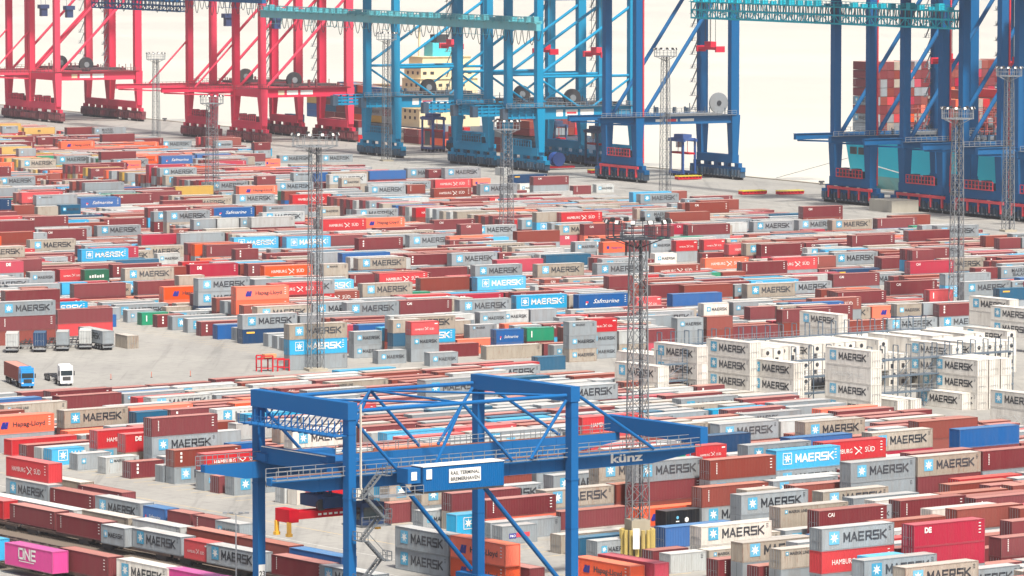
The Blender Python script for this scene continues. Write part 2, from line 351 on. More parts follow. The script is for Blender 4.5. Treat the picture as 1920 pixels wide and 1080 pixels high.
f(333,519,3,'bg_2 mrT4 grM4'); f(371,523,3,'grM4h grM4h nvY4h'); f(442.1,538.8,3,'orY4h orY4h gr_4h'); f(308,538,2,'orY4h orY4h'); f(142,532,2,'mr_4h mr_4h'); f(257,529,2,'mr_4h gr_4'); f(118,530,2,'cy_2 gr_2')
f(10,546,3,'mr_4h mr_4h mr_4'); f(-2,567,3,'grM4h mrP4h br_4h'); f(108,581,2,'mr_4h rd_4')
f(155.6,467,2,'cyM4h gr_4'); f(263,462,2,'bgM4h mr_4'); f(57,450,2,'bgM4h cy_4'); f(385,461,2,'mrP4h gr_4'); f(441,468,2,'mrT2 gr_2'); f(297,475,1,'wgm2'); f(236,503,2,'bgM4h gr_4'); f(213,496,2,'mrT4h gr_4')
f(357,496,2,'crD4h gr_4'); f(467,494,2,'mrT4h gr_4'); f(495,500,2,'orH4 gr_4'); f(55,511,2,'grm2 mr_2'); f(109,507,2,'rdH2 mr_2'); f(160,506,2,'dgU2 gr_2'); f(437,447,2,'cyM4h gr_4'); f(537,445,2,'cyM4h gr_4')
f(-22,437,2,'br_4h br_4h'); f(78,432,2,'mrC4h gr_4'); f(180,425,2,'grM4 gr_4'); f(267,440,2,'cr_4 gr_4'); f(195,411,2,'mrT4 gr_4'); f(211,366,2,'mrC4h gr_4'); f(150,373,2,'blF4 gr_4'); f(400,391,2,'blF4 gr_4'); f(441,366,2,'grM4 gr_4'); f(548,366,2,'rdH4 rdH4')
f(25,386,2,'br_2 gr_2');f(70,388,2,'bg_2 gr_2');f(115,384,2,'tbm2 gr_2');f(600,388,2,'bgm2 gr_2')
o=(640,360)
f(768,441,2,'grM4h gr_4'); f(672,448,2,'mrT4h gr_4'); f(891,498,2,'grM4h or_4'); f(895,520,2,'cyM4h gr_4'); f(790,503,2,'mr_4 gr_4'); f(712,512,2,'rdH4 gr_4'); f(680,532,2,'bgM4h gr_4'); f(788,523,2,'br_4h gr_4')
f(862,562,2,'grM4h gr_4'); f(968,555,2,'cyM4h gr_4'); f(1085,553,2,'blF4h gr_4'); f(650,568,2,'grM4h cy_4'); f(750,564,2,'mrC4h gr_4'); f(765,478,2,'mrT4 gr_4'); f(846,478,2,'grM4h gr_4'); f(932,487,2,'cr_4h gr_4'); f(1023,478,2,'tb_4 gr_4')
f(970,435,2,'br_4h gr_4'); f(890,424,2,'grM4 gr_4'); f(813,414,2,'mrC4h gr_4'); f(864,421,2,'mrC2 gr_2'); f(1079,455,2,'grm2 grm2'); f(1131,454,2,'ory2 grm2'); f(1176,453,2,'mr_2 gr_2'); f(1221,452,2,'grm2 gr_2'); f(1267,451,2,'rdH2 gr_2'); f(1321,451,2,'rdH2 gr_2'); f(1228,475,1,'whm2')
f(1095,420,2,'mrC4h or_4'); f(942,583,2,'wgm2 gr_2'); f(995,580,2,'gr_2 gr_2'); f(900,586,2,'grm2 gr_2'); f(1008,497,2,'bgM4h gr_4'); f(1120,495,2,'grM4h gr_4'); f(900,361,2,'ory2 mr_2'); f(812,362,2,'rdH2 gr_2')
o=(1280,360)
f(1412.5,416,2,'grM4 grM4'); f(1499,414,2,'grM4 grM4'); f(1560,413,2,'bgM4 rd_4'); f(1645,410,2,'mrP4 bl_4'); f(1672,405,2,'br_4 mrW4'); f(1290,422,2,'mrP4 gr_4'); f(1345,428,1,'nvY2'); f(1428,459,2,'mrT4h cr_4'); f(1322,485,2,'orH4 gr_4'); f(1390,491,2,'mrP4h gr_4'); f(1450,485,2,'rdH4h gr_4')
f(1560,513,2,'mrC4h gr_4'); f(1668,528,2,'mrC4h gr_4'); f(1740,543,2,'rdW2 gr_2'); f(1565,475,2,'grM4h gr_4'); f(1705,490,2,'crC4h gr_4'); f(1768,487,2,'bgM4h mrC4'); f(1810,530,2,'grM4h gr_4'); f(1403,535,2,'bgM4h gr_4'); f(1283,535,2,'br_4h gr_4'); f(1220,535,2,'mr_4h gr_4')
f(1872,541,2,'tbY4 gr_4');f(1875,500,2,'grS4 cy_4')
f(1318,568,2,'whm2 gr_2');f(1374,566,2,'grm2 gr_2');f(1620,572,2,'grm2 mr_2');f(1680,570,2,'bgm2 bl_2');f(1270,597,2,'grm2 gr_2');f(1325,594,2,'br_2 br_2');f(1262,553,2,'bl_4 gr_4');f(1405,575,2,'mr_2 gr_2')
# --- far
f(45,240,3,'myX4 orY4 mr_4'); f(127,239,3,'mr_4 myX4 mr_4'); f(192,252,2,'mr_4 mr_4'); f(68,262,1,'gnE2'); f(3,276,1,'gnE2'); f(300,265,1,'grM4'); f(106,293,2,'grM4 cyM4'); f(523,292,1,'grM4'); f(600,291,1,'grM4'); f(518,343,2,'grM4 gr_4'); f(329,350,2,'my_4 gr_4')
f(190,285,2,'mr_4 gr_4');f(231,302,2,'ory2 gr_2');f(303,293,2,'blF4 gr_4');f(496,298,1,'ory2')
f(816,337,2,'rdH4 rd_4'); f(1000,331,2,'mrC4 gr_4'); f(960,329,2,'nvY4 gr_4'); f(975,346,1,'whm2'); f(1075,348,1,'mrP2');f(1118,345,1,'wgm2'); f(-5,333,2,'grM4 gr_4'); f(690,350,2,'grM4 gr_4')
LR = random.Random(7)
ROW = 4.07; OFF = {'N': 3.39, 'F': 4.0}; SIZE = {'4': 12.19, '2': 6.06}; WID = 2.44
def ht(c): return 2.9 if c.endswith('h') else 2.59
SX = .4; NX, NY = 768, 432
CT = {k: (math.cos(t), math.sin(t)) for k, t in TH.items()}; CP, SP = math.cos(PITCH), math.sin(PITCH)
def corners(s, z0, z1, l):
    c, q = CT[s.blk]; P = []
    for z in (z0, z1):
        for j in (0, WID):
            for i in (0, l):
                a, b = s.a + i, s.b + j; X, Y, Z = a * c - b * q, a * q + b * c, z - CAMH
                yc = Y * CP - Z * SP; P.append(((960 + FPX * X / yc) * SX, (540 - FPX * (Y * SP + Z * CP) / yc) * SX))
    return [[P[i] for i in k] for k in ((4, 5, 7, 6), (0, 1, 5, 4), (2, 0, 4, 6))]
def fill(p, buf, idb, dep, ident):
    xs = [v[0] for v in p]; ys = [v[1] for v in p]
    x0 = max(0, int(min(xs))); x1 = min(NX - 1, int(max(xs)) + 1); y0 = max(0, int(min(ys))); y1 = min(NY - 1, int(max(ys)) + 1)
    if x0 > x1 or y0 > y1: return
    X = np.arange(x0, x1 + 1)[None, :] + .5; Y = np.arange(y0, y1 + 1)[:, None] + .5; ins = None
    mx_, my_ = sum(xs) / 4, sum(ys) / 4
    for k in range(4):
        ax, ay = p[k]; bx, by_ = p[(k + 1) % 4]
        sg = 1 if (bx - ax) * (my_ - ay) - (by_ - ay) * (mx_ - ax) > 0 else -1
        c = ((bx - ax) * (Y - ay) - (by_ - ay) * (X - ax)) * sg >= 0
        ins = c if ins is None else ins & c
    sub = buf[y0:y1 + 1, x0:x1 + 1]; m = ins & (dep < sub); sub[m] = dep; idb[y0:y1 + 1, x0:x1 + 1][m] = ident
class Pile: pass
def mk(blk, a, b, st, hero=None):
    s = Pile(); s.blk = blk; s.a = a; s.b = b; s.st = st; s.l = max(SIZE[c[3]] for c in st); s.hero = hero; s.lock = 0
    c, q = CT[blk]; s.r = [((a + i * s.l) * c - (b + j * WID) * q, (a + i * s.l) * q + (b + j * WID) * c) for i, j in ((0, 0), (1, 0), (1, 1), (0, 1))]
    s.dep = (a + s.l / 2) * q + (b + WID / 2) * c; return s
def overlap(p, q):
    for A, B in ((p, q), (q, p)):
        for k in range(2):
            e = (A[k + 1][0] - A[k][0], A[k + 1][1] - A[k][1]); l = math.hypot(*e); nx, ny = e[1] / l, -e[0] / l
            a = [v[0] * nx + v[1] * ny for v in A]; b = [v[0] * nx + v[1] * ny for v in B]
            if max(a) < min(b) + .12 or max(b) < min(a) + .12: return False
    return True
def render_piles(L_):
    buf = np.full((NY, NX), 1e9); idb = np.full((NY, NX), -1)
    for i, s in enumerate(L_):
        z = sum(ht(c) for c in s.st)
        for j, c in enumerate(s.st):
            h = ht(c)
            for p in corners(s, z - h, z, SIZE[c[3]]): fill(p, buf, idb, s.dep, i * 8 + j)
            z -= h
    return idb
def facemask(s):
    z = sum(ht(c) for c in s.st); idb = np.full((NY, NX), -1); buf = np.full((NY, NX), 1e9)
    for p in corners(s, z - ht(s.st[0]), z, SIZE[s.st[0][3]])[:2]: fill(p, buf, idb, 1, 1)
    return idb == 1
def tanp(blk, x): return math.tan(TH[blk] - math.atan((x - 960) / FPX))
def snap(blk, x, y, st):
    a, b = uvw(gp(x, y, sum(ht(c) for c in st)), blk); bb = OFF[blk] + round((b - OFF[blk]) / ROW) * ROW
    if (blk == 'N' and a < 406 and b > 560) or (blk == 'F' and y > 565 and b < 985 and x < 1000 and a < 470): return a, b, 0.
    return a + (bb - b) * tanp(blk, x), bb, bb - b
piles = []
for blk, x, y, nt_, st, _ in sorted(T, key=lambda t: -t[2]):
    cands = []
    for k in ([nt_] if nt_ == 1 else [2, 3, 1] if nt_ == 2 else [3, 2]):
        s2 = list(st)
        while len(s2) < k: s2.append('gr_' + st[-1][3:])
        s2 = s2[:k]; a, b, d_ = snap(blk, x, y, s2)
        if blk == 'F' and (b < 833 or (a < 416 and b > 865 and x > 130)): d_ += 5
        if blk == 'N' and (a < 400 or b > 730): d_ += 5
        cands.append((abs(d_) + (0 if k == nt_ else 1.5), k, a, b, s2))
    ok = False
    for c in sorted(cands, key=lambda c: c[0]):
        for dk in (0, .1, -.1, 1, -1, 2, -2):
            s = mk(blk, c[2] + dk * ROW * tanp(blk, x), c[3] + dk * ROW, c[4], (x, y))
            if any(overlap(s.r, q.r) for q in piles if abs(q.a - s.a) < 30 or q.blk != blk): continue
            piles.append(s); ok = True; break
        if ok: break
for s in piles: s.m = facemask(s)
for it in range(3):      # a stack that hides a picked-out one loses a tier
    idb = render_piles(piles); ch = 0
    for i, s in enumerate(piles):
        if s.m.sum() < 4: continue
        own = idb[s.m]
        if (own // 8 == i).mean() < .18:
            oc = own[own // 8 != i] // 8; oc = oc[oc >= 0]
            if not len(oc): continue
            j = np.bincount(oc).argmax(); o = piles[j]
            if len(o.st) > 1 and o.lock < 3 and not (o.blk == 'N' and o.a < 405) and not (o.blk == 'F' and o.b < 945 and o.hero[1] > 586) and not (o.blk == 'N' and o.hero[0] > 1300 and o.hero[1] > 820):
                a, b, d_ = snap(o.blk, o.hero[0], o.hero[1], o.st[:-1]); s2 = mk(o.blk, a, b, o.st[:-1], o.hero)
                if not any(overlap(s2.r, q.r) for q in piles if q is not o): s2.m = facemask(s2); s2.lock = o.lock + 1; piles[j] = s2; ch += 1
    if not ch: break
HN = len(piles)
MIX = [('gr', .33), ('bg', .14), ('wg', .07), ('mr', .27), ('br', .11), ('rd', .04), ('cr', .02), ('bl', .01), ('nv', .008), ('cy', .03), ('or', .022), ('gn', .006), ('tb', .012)]
MIXL = [('mr', .32), ('or', .12), ('my', .09), ('gr', .26), ('gn', .04), ('rd', .06), ('cy', .03), ('bg', .08)]
MKS = {'gr': 'M_MMLS', 'bg': 'MM_L', 'wg': '_M', 'mr': 'P_CT_', 'br': 'P__CH', 'rd': 'HHD', 'cr': 'DC', 'bl': '___F', 'nv': 'Y', 'cy': 'M', 'or': 'Y', 'gn': 'WE', 'tb': '_', 'my': 'X'}
def colour(x, y):
    t = MIXL if (y < 330 and x < 350) else MIX; r = LR.random() * sum(w_ for _, w_ in t)
    for c, w_ in t:
        r -= w_
        if r <= 0: break
    return c + LR.choice(MKS[c])
def inblk(blk, a, b, l):
    if blk == 'N': return not (a < 402.2 or a + l > 537 or b > 724.5 or b < 430)
    if a + l > (696 if b < 1500 else 712) or (b < 862 and not (b >= 836 and a + l < 492 and a >= 455 - (b - 836) * 1.6)): return False
    lo = 417 if b < 948 else 376 + (0 if b < 985 else -20)
    if b < 870: lo = max(lo, 417 + (870 - b) * 1.15)
    return a >= lo and not (590 < a + l and a < 605)
patch = {}
def height(blk, bay, row):
    k = (blk, bay, row // 3)
    if k not in patch: patch[k] = LR.choice([2, 2, 2, 2, 3, 1, 2] if blk == 'N' else [2, 2, 2, 2, 2, 2, 2, 2, 3, 1])
    h = patch[k]; far = blk == 'N' and row * ROW > 600
    if far: h = 2
    if LR.random() < (.06 if far else .08): h += LR.choice([-1, 1])
    return max(0, min(2 if (blk == 'N' and row * ROW > 680) else 3, h))
for blk, (b0, b1), (a0, a1) in (('N', (430, 725), (402.4, 537)), ('F', (836, 1730), (356, 729))):
    for k in range(math.ceil((b0 - OFF[blk]) / ROW), int((b1 - OFF[blk]) / ROW) + 1):
        b = OFF[blk] + k * ROW; ivs = []; cur = a0
        for s in sorted([s for s in piles[:HN] if s.blk == blk and abs(s.b - b) < .5], key=lambda s: s.a): ivs.append((cur, s.a - .45)); cur = s.a + s.l + .45
        ivs.append((cur, a1)); two = LR.random() < (.12 if blk == 'N' else .07)
        for lo, hi in ivs:
            a = lo
            while a + 6.1 <= hi:
                l = '4' if (hi - a >= 12.25 and not (two or (blk == 'F' and 450 < a < 480 and b < 900))) else '2'
                p = pj(at(a + 3, b, 4, blk))
                if inblk(blk, a, b, SIZE[l]) and -60 < p[0] < 1980 and 150 < p[1] < 1170:
                    h = height(blk, int((a - a0) // 13.05), k)
                    if blk == 'F' and a > 606 and b < 1260: h = max(h, 2)
                    if blk == 'F' and p[1] < 330: h = max(1, h)
                    if h:
                        st = [colour(*p) + l + ('h' if LR.random() < .2 and l == '4' else '') for _ in range(h)]
                        if l == '2': st = [c.replace('M2', 'm2').replace('orY2', 'ory2') for c in st]
                        s = mk(blk, a, b, st)
                        if not any(overlap(s.r, q.r) for q in piles[:HN] if abs(q.r[0][0] - s.r[0][0]) < 30 and abs(q.r[0][1] - s.r[0][1]) < 30): piles.append(s)
                a += SIZE[l] + (.86 if l == '4' and blk == 'N' else .45)
for it in range(5):      # fillers in front of a picked-out container are lowered
    idb = render_piles(piles); occ = set()
    for i in range(HN):
        s = piles[i]
        if s.m.sum() < 4: continue
        own = idb[s.m] // 8; oth = own[(own != i) & (own >= HN)]
        if len(oth) / len(own) > .12:
            bc = np.bincount(oth)
            for j in np.nonzero(bc >= max(2, .03 * len(own)))[0]: occ.add(int(j))
    rm = []
    for j in occ:
        if len(piles[j].st) > 1: piles[j].st = piles[j].st[:-1]
        else: rm.append(j)
    for j in sorted(rm, reverse=True): del piles[j]
    if not occ: break
idb = render_piles(piles); vals, cnt = np.unique(idb[idb >= 0], return_counts=True); area = dict(zip(vals.tolist(), cnt.tolist()))
BOXES = []
for i, s in enumerate(piles):
    z = sum(ht(c) for c in s.st)
    for j, c in enumerate(s.st):
        z -= ht(c); BOXES.append([area.get(i * 8 + j, 0), s.blk, s.a, s.b, z, c])
BOXES.sort(key=lambda q: (-q[0], q[1], q[2], q[3], q[4]))
# ------------------------------------------------------------ shipping containers
CL = {'4': 12.19, '2': 6.06}; CW = 2.44
def marks(code, L, h, y, flip, emb, let):
    """emblem and lettering of one long side; x runs from the left end as seen from outside"""
    c, k = code[:2], code[2]; x0 = -L / 2; ye = y - .006; yl = y - .010
    dark = c in ('gr', 'bg', 'wg', 'wh', 'my')
    if k == 'M':
        e = 1.7; ex = x0 + 1.25; ez = h * .26
        if c == 'cy':
            for a in ((ex, ex + e, ez, ez + .1), (ex, ex + e, ez + e - .1, ez + e), (ex, ex + .1, ez + .1, ez + e - .1), (ex + e - .1, ex + e, ez + .1, ez + e - .1)): rect(emb, *a, ye, WHITE, flip)
        else: rect(emb, ex, ex + e, ez, ez + e, ye, SKY_BLUE, flip)
        star(emb, ex + e / 2, ez + e / 2, .72, yl, WHITE, flip)
        strokes(let, 'MAERSK' if L > 8 else 'MAE', x0 + 3.75, h * .36, .9 if L > 8 else .6, 1.02, .33, ye, INK if dark else WHITE, .24, flip)
    elif k == 'm':
        e = .95; ex = x0 + .75; ez = h * .36
        rect(emb, ex, ex + e, ez, ez + e, ye, SKY_BLUE, flip); star(emb, ex + e / 2, ez + e / 2, .4, yl, WHITE, flip)
        strokes(let, 'MAERSK', x0 + 2.0, h * .42, .42, .52, .2, ye, INK, .13, flip)
    elif k in 'LS':
        e = .5 if k == 'L' else .8; ex = x0 + .8; ez = h * (.68 if k == 'L' else .4)
        rect(emb, ex, ex + e, ez, ez + e, ye, SKY_BLUE, flip); star(emb, ex + e / 2, ez + e / 2, e * .42, yl, WHITE, flip)
        if k == 'L': text(let, 'MAERSK LINE' if L > 8 else 'MAERSK', ex + e + .2, ez + .05, .55, ye, INK, flip)
        elif L > 8: text(let, 'MAERSK', ex + 2, h * .5, 1.2, ye, INK, flip); text(let, 'SEALAND', ex + 2.3, h * .18, 1.0, ye, INK, flip)
    elif k == 'Y' and c == 'or':
        for dx in (0, .62):   # two leaning hooks
            ex = x0 + L * .19 + dx
            emb.poly([(v[0] * flip, ye * flip, v[1]) for v in ((ex, h * .3), (ex + .5, h * .3), (ex + .72, h * .68), (ex + .42, h * .68))], HLBLUE)
            emb.poly([(v[0] * flip, ye * flip, v[1]) for v in ((ex + .2, h * .68), (ex - .2, h * .36), (ex + .02, h * .3), (ex + .42, h * .68))][::1], HLBLUE)
        text(let, 'Hapag-Lloyd', x0 + L * .36, h * .4, 1.05 if L > 8 else .6, ye, INK, flip, width=L * .5)
    elif k == 'y':
        star(emb, x0 + 1.3, h * .5, .45, ye, HLBLUE, flip, n=6, inner=.8); text(let, 'Hapag-Lloyd', x0 + 2.2, h * .4, .55, ye, HLBLUE, flip, width=3.1)
    elif k == 'H':
        S = 1.0 if L > 8 else .52
        text(let, 'HAMBURG', x0 + L * .14, h * .36, .95 * S, ye, WHITE, flip, bold=.0, width=L * .32); text(let, 'S\u00dcD', x0 + L * .66, h * .36, 1.1 * S, ye, WHITE, flip, bold=.0, width=L * .16)
        cx, cz = x0 + L * .555, h * .47
        for a, b in (((-.75, .55), (.75, -.55)), ((-.55, -.55), (.7, .3)), ((.7, .3), (.2, .55))):
            p = Vector((cx + a[0] * S, 0, cz + a[1] * S)); q = Vector((cx + b[0] * S, 0, cz + b[1] * S)); dd = (q - p).normalized(); n_ = Vector((-dd.z, 0, dd.x)) * .1 * S
            P = [p - n_, q - n_ * .3, q + n_ * .3, p + n_]
            emb.poly([(v.x * flip, ye * flip, v.z) for v in P], WHITE)
        if L < 8: rect(emb, x0 + L * .84, x0 + L * .95, h * .78, h * .86, ye, WHITE, flip)
    elif k == 'F':
        rect(emb, x0 + L * .14, x0 + L * .19, h * .38, h * .52, ye, REDM, flip); rect(emb, x0 + L * .14, x0 + L * .165, h * .26, h * .38, ye, WHITE, flip)
        text(let, 'Safmarine', x0 + L * .28, h * .36, 1.25 if L > 8 else .8, ye, WHITE, flip, bold=0, shear=.35, width=L * .52)
    elif k == 'P':
        for i in range(7): rect(let, x0 + 1.15, x0 + 1.33, h * .3 + i * .24, h * .3 + i * .24 + .15, ye, WHITE, flip)
    elif k == 'T':
        for i in range(3): rect(let, x0 + 1.1, x0 + 1.45, h * .28 + i * .58, h * .28 + i * .58 + .38, ye, WHITE, flip)
    elif k == 'C': text(let, 'CAI', x0 + 1.6, h * .68, .75, ye, WHITE, flip)
    elif k == 'D': text(let, 'DE', x0 + 1.8, h * .62, .95, ye, WHITE, flip, bold=.05)
    elif k == 'W': rect(let, x0 + .95, x0 + 1.2, h * .3, h * .78, ye, WHITE, flip)
    elif k == 'E': rect(let, x0 + L * .16, x0 + L * .86, h * .4, h * .62, ye, WHITE, flip)
    elif k == 'U': [rect(let, x0 + 1.2 + i * .62, x0 + 1.6 + i * .62, h * .3, h * .5 + .1 * (i % 3), ye, WHITE, flip) for i in range(6)]
    elif k == 'Y': rect(emb, x0 + .9, x0 + 2.7, h * .7, h * .82, ye, YEL, flip)
    elif k == 'X': rect(emb, x0 + L * .44, x0 + L * .53, h * .38, h * .66, ye, INK, flip); rect(let, x0 + L * .455, x0 + L * .515, h * .45, h * .52, yl, paint('my'), flip)
    elif k == 'K':
        rect(emb, x0 + L * .2, x0 + L * .4, h * .32, h * .58, ye, HLBLUE, flip); rect(emb, x0 + L * .405, x0 + L * .78, h * .36, h * .6, ye, REDM, flip)
        text(let, 'P&O', x0 + L * .22, h * .38, .5, yl, WHITE, flip)
    elif k == 'Z':
        star(emb, x0 + L * .35, h * .6, .25, ye, SKY_BLUE, flip, n=6, inner=.9); star(emb, x0 + L * .62, h * .45, .38, ye, WHITE, flip, n=6, inner=.9)
        rect(let, x0 + L * .3, x0 + L * .4, h * .36, h * .42, ye, WHITE, flip)
    elif k == 'O':
        strokes(let, 'ONE', x0 + L * .3, h * .42, 1.15, 1.25, .42, ye, WHITE, .28, flip)
        rect(emb, x0 + L * .3, x0 + L * .62, h * .27, h * .31, ye, WHITE, flip)
    if dark and k in 'M_L': [rect(let, x0 + L - .95, x0 + L - .55, h * .84 - i * .22, h * .84 - i * .22 + .07, ye, INK, flip) for i in range(3)]
    if k in 'MYHFPTCDW' and L > 8 and not dark:   # row of small data marks near the right end
        for i in range(4): rect(let, x0 + L - 1.1, x0 + L - .72, h * .82 - i * .42, h * .82 - i * .42 + .12, ye, WHITE, flip)
def corrug(mb, axis, u0, u1, v, z0, z1, out, pitch=.28, depth=.036, m=None):
    "trapezoid corrugated wall along x (axis 0) or y (axis 1); v is the outer plane"
    n = int((u1 - u0) / pitch); p = (u1 - u0) / n; prof = []
    for i in range(n):
        s = u0 + i * p; prof += [(s, 0), (s + p * .3, 0), (s + p * .5, -depth), (s + p * .8, -depth)]
    prof.append((u1, 0))
    k = len(mb.v); i_ = mb.mi(m)
    for (s, o) in prof:
        for z in (z0, z1): mb.v.append((s, v + o * out, z) if axis == 0 else (v + o * out, s, z))
    fl = (out < 0) if axis == 0 else (out > 0)
    for i in range(len(prof) - 1):
        q = (k + 2 * i, k + 2 * i + 2, k + 2 * i + 3, k + 2 * i + 1)
        mb.face(q if fl else q[::-1], i_)
GEO = {}
def cgeo(L, h, reefer=False):
    "shared shapes of one container size: wall shell, frame, door leaf, roof"
    k = (L, h, reefer)
    if k in GEO: return GEO[k]
    X, Y = L / 2, CW / 2; g = {}
    s = MB()
    if reefer:
        s.box(-X + .12, X - .12, -Y + .03, Y - .03, .16, h - .1)
        for i in range(int(L / 1.2)):
            for sy in (-1, 1): s.box(-X + .5 + i * 1.2, -X + .53 + i * 1.2, sy * (Y - .03) - .008, sy * (Y - .03) + .008, .2, h - .15)
    else:
        corrug(s, 0, -X + .14, X - .14, -Y + .02, .16, h - .1, -1); corrug(s, 0, -X + .14, X - .14, Y - .02, .16, h - .1, 1)
        corrug(s, 1, -Y + .14, Y - .14, X - .02, .16, h - .1, 1)
        s.box(-X + .1, X - .1, -Y + .1, Y - .1, .12, .17)
    g['wall_panels'] = s
    f = MB()
    for sx in (-1, 1):
        for sy in (-1, 1): f.box(sx * X - (.14 if sx > 0 else 0), sx * X + (.14 if sx < 0 else 0), sy * Y - (.1 if sy > 0 else 0), sy * Y + (.1 if sy < 0 else 0), 0, h)
        f.box(sx * X - (.1 if sx > 0 else 0), sx * X + (.1 if sx < 0 else 0), -Y + .1, Y - .1, 0, .16); f.box(sx * X - (.1 if sx > 0 else 0), sx * X + (.1 if sx < 0 else 0), -Y + .1, Y - .1, h - .12, h - .002)
    for sy in (-1, 1):
        y0 = sy * Y - (.08 if sy > 0 else 0); f.box(-X + .14, X - .14, y0, y0 + .08, 0, .16); f.box(-X + .14, X - .14, y0, y0 + .08, h - .1, h - .002)
    g['corner_frame'] = f
    r = MB(); n = int(L / 1.1)
    r.box(-X + .1, X - .1, -Y + .08, Y - .08, h - .06, h - .02)
    for i in range(n): r.box(-X + .3 + i * (L - .6) / n, -X + .3 + (i + .42) * (L - .6) / n, -Y + .14, Y - .14, h - .02, h - .003)
    g['roof'] = r
    dd = MB()
    dd.box(-X + .03, -X + .09, -Y + .105, -.01, .17, h - .125)
    for z in (.2, h * .36, h * .64, h - .3): dd.box(-X + .018, -X + .03, -Y + .16, -.06, z, z + .1)
    for y in (-Y + .42, -.32):
        dd.bar((-X - .01, y, .1), (-X - .01, y, h - .06), .055, .055, STEEL, 6); dd.box(-X - .03, -X + .02, y - .07, y + .07, h * .33, h * .37, STEEL); dd.box(-X - .03, -X + .02, y - .05, y + .3, h * .42, h * .435, STEEL)
    g['door'] = dd
    if reefer:
        u = MB(); u.box(X - .1, X - .03, -Y + .12, Y - .12, .17, h - .125)
        u.box(X - .03, X + .01, -Y + .3, Y - .3, h * .5, h * .92); u.disc((X + .03, 0, h * .7), .38, (1, 0, 0), DARK, 14, .05); u.box(X - .03, X + .015, -Y + .4, -.1, h * .12, h * .4, DARK)
        u.box(X - .03, X + .015, .2, Y - .35, h * .18, h * .36)
        g['cooling_unit'] = u
    GEO[k] = g; return g
MESHC = {}
def cmesh(part, L, h, c, reefer=False, flip=False):
    key = (part, L, h, c, reefer, flip)
    if key in MESHC: return MESHC[key]
    g = cgeo(L, h, reefer)[part]
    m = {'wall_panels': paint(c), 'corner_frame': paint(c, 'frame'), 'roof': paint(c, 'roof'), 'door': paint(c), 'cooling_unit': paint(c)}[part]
    me = g.mesh(part, m, flip); MESHC[key] = me; return me
MARKC = {}
def markmesh(code, L, h, fl):
    k = (code, L, h, fl)
    if k not in MARKC:
        e = MB(); l = MB()
        marks(code, L, h, -CW / 2, fl, e, l)
        MARKC[k] = (e.mesh('emblem') if e.f else None, l.mesh('lettering') if l.f else None)
    return MARKC[k]
NCONT = [0]
def container(code, center, rz, label, turned=False, reefer=False, name='shipping_container', cat='container', group='stacked shipping containers'):
    c = code[:2]; L = CL[code[3]]; h = 2.9 if code.endswith('h') else 2.59
    t = thing(name, label, cat, center, rz + (math.pi if turned else 0), group)
    obj('wall_panels', cmesh('wall_panels', L, h, c, reefer), t); obj('corner_frame', cmesh('corner_frame', L, h, c, reefer), t); obj('roof', cmesh('roof', L, h, c, reefer), t)
    obj('door', cmesh('door', L, h, c, reefer), t); obj('door', cmesh('door', L, h, c, reefer, True), t)
    if reefer: obj('cooling_unit', cmesh('cooling_unit', L, h, c, True), t)
    e, l = markmesh(code, L, h, -1 if turned else 1)
    if e: obj('emblem', e, t)
    if l: obj('lettering', l, t)
    return t
CWORD = dict(gr='grey', bg='beige-grey', wg='pale grey', mr='maroon', br='brown', rd='red', cr='crimson', bl='blue', nv='navy', cy='cyan', gn='green', dg='dark green', tb='petrol blue', my='mustard', wh='off-white', bk='black', mg='magenta')
CWORD['or'] = 'orange'
KWORD = {'M': 'star panel, bold letters', 'm': 'small star and letters', 'L': 'one small letter line', 'S': 'two lines of letters', 'Y': 'blue emblem, dark name', 'y': 'small blue emblem', 'H': 'white name, bird mark',
         'F': 'flag and white script', 'P': 'column of white ticks', 'T': 'three stacked white marks', 'C': 'white corner letters', 'D': 'two white corner letters', 'W': 'white upright bar', 'E': 'white band',
         'U': 'white letters', 'X': 'dark centre mark', 'K': 'blue and red patch', 'Z': 'white round mark', 'O': 'big white name', '_': 'plain sides'}
# landmark spots of the photograph that labels refer to
SPOTS = [((60, 720), 'by the two trucks'), ((200, 880), 'yard edge left of gantry'), ((420, 860), 'near gantry left legs'), ((780, 940), 'under the blue gantry'), ((1200, 960), 'around yellow mast foot'),
         ((1500, 880), 'right of gantry girder'), ((1500, 1030), 'bottom right area'), ((1800, 840), 'below right white stacks'), ((1820, 1000), 'bottom right corner'), ((700, 740), 'behind gantry top'), ((250, 760), 'rows behind left yard edge'),
         ((1300, 760), 'before the white stacks'), ((60, 580), 'above the parked trailers'), ((300, 600), 'along the middle road'), ((480, 570), 'by middle-road lattice mast'), ((780, 630), 'beside the road bend'), ((1060, 640), 'left of the white stacks'),
         ((1400, 590), 'just behind white stacks'), ((1750, 540), 'far right behind white stacks'), ((1480, 440), 'below the right quay cranes'), ((1120, 440), 'below the blue quay cranes'), ((800, 460), 'middle of far yard'), ((820, 350), 'below the middle quay cranes'),
         ((200, 470), 'left of far yard'), ((480, 380), 'below the right red crane'), ((120, 280), 'below the left red crane'), ((1000, 530), 'centre of the photo')]
LAB = []   # (object, key words, pixel x)
def ordinal(n): return {1: 'first', 2: 'second', 3: 'third', 4: 'fourth', 5: 'fifth', 6: 'sixth', 7: 'seventh', 8: 'eighth', 9: 'ninth', 10: 'tenth', 11: 'eleventh', 12: 'twelfth'}.get(n, str(n) + 'th')
def finish_labels():
    g = {}
    for o, a, sp, x in LAB: g.setdefault((a, sp), []).append((x, o))
    for (a, sp), l in g.items():
        l.sort(key=lambda q: q[0])
        for i, (x, o) in enumerate(l):
            lab = a + ', ' + sp
            if len(l) == 2: lab += (', left one', ', right one')[i]
            elif len(l) > 2: lab += ', ' + ordinal(i + 1) + ' from left'
            o['label'] = ' '.join(lab.split()[:16])

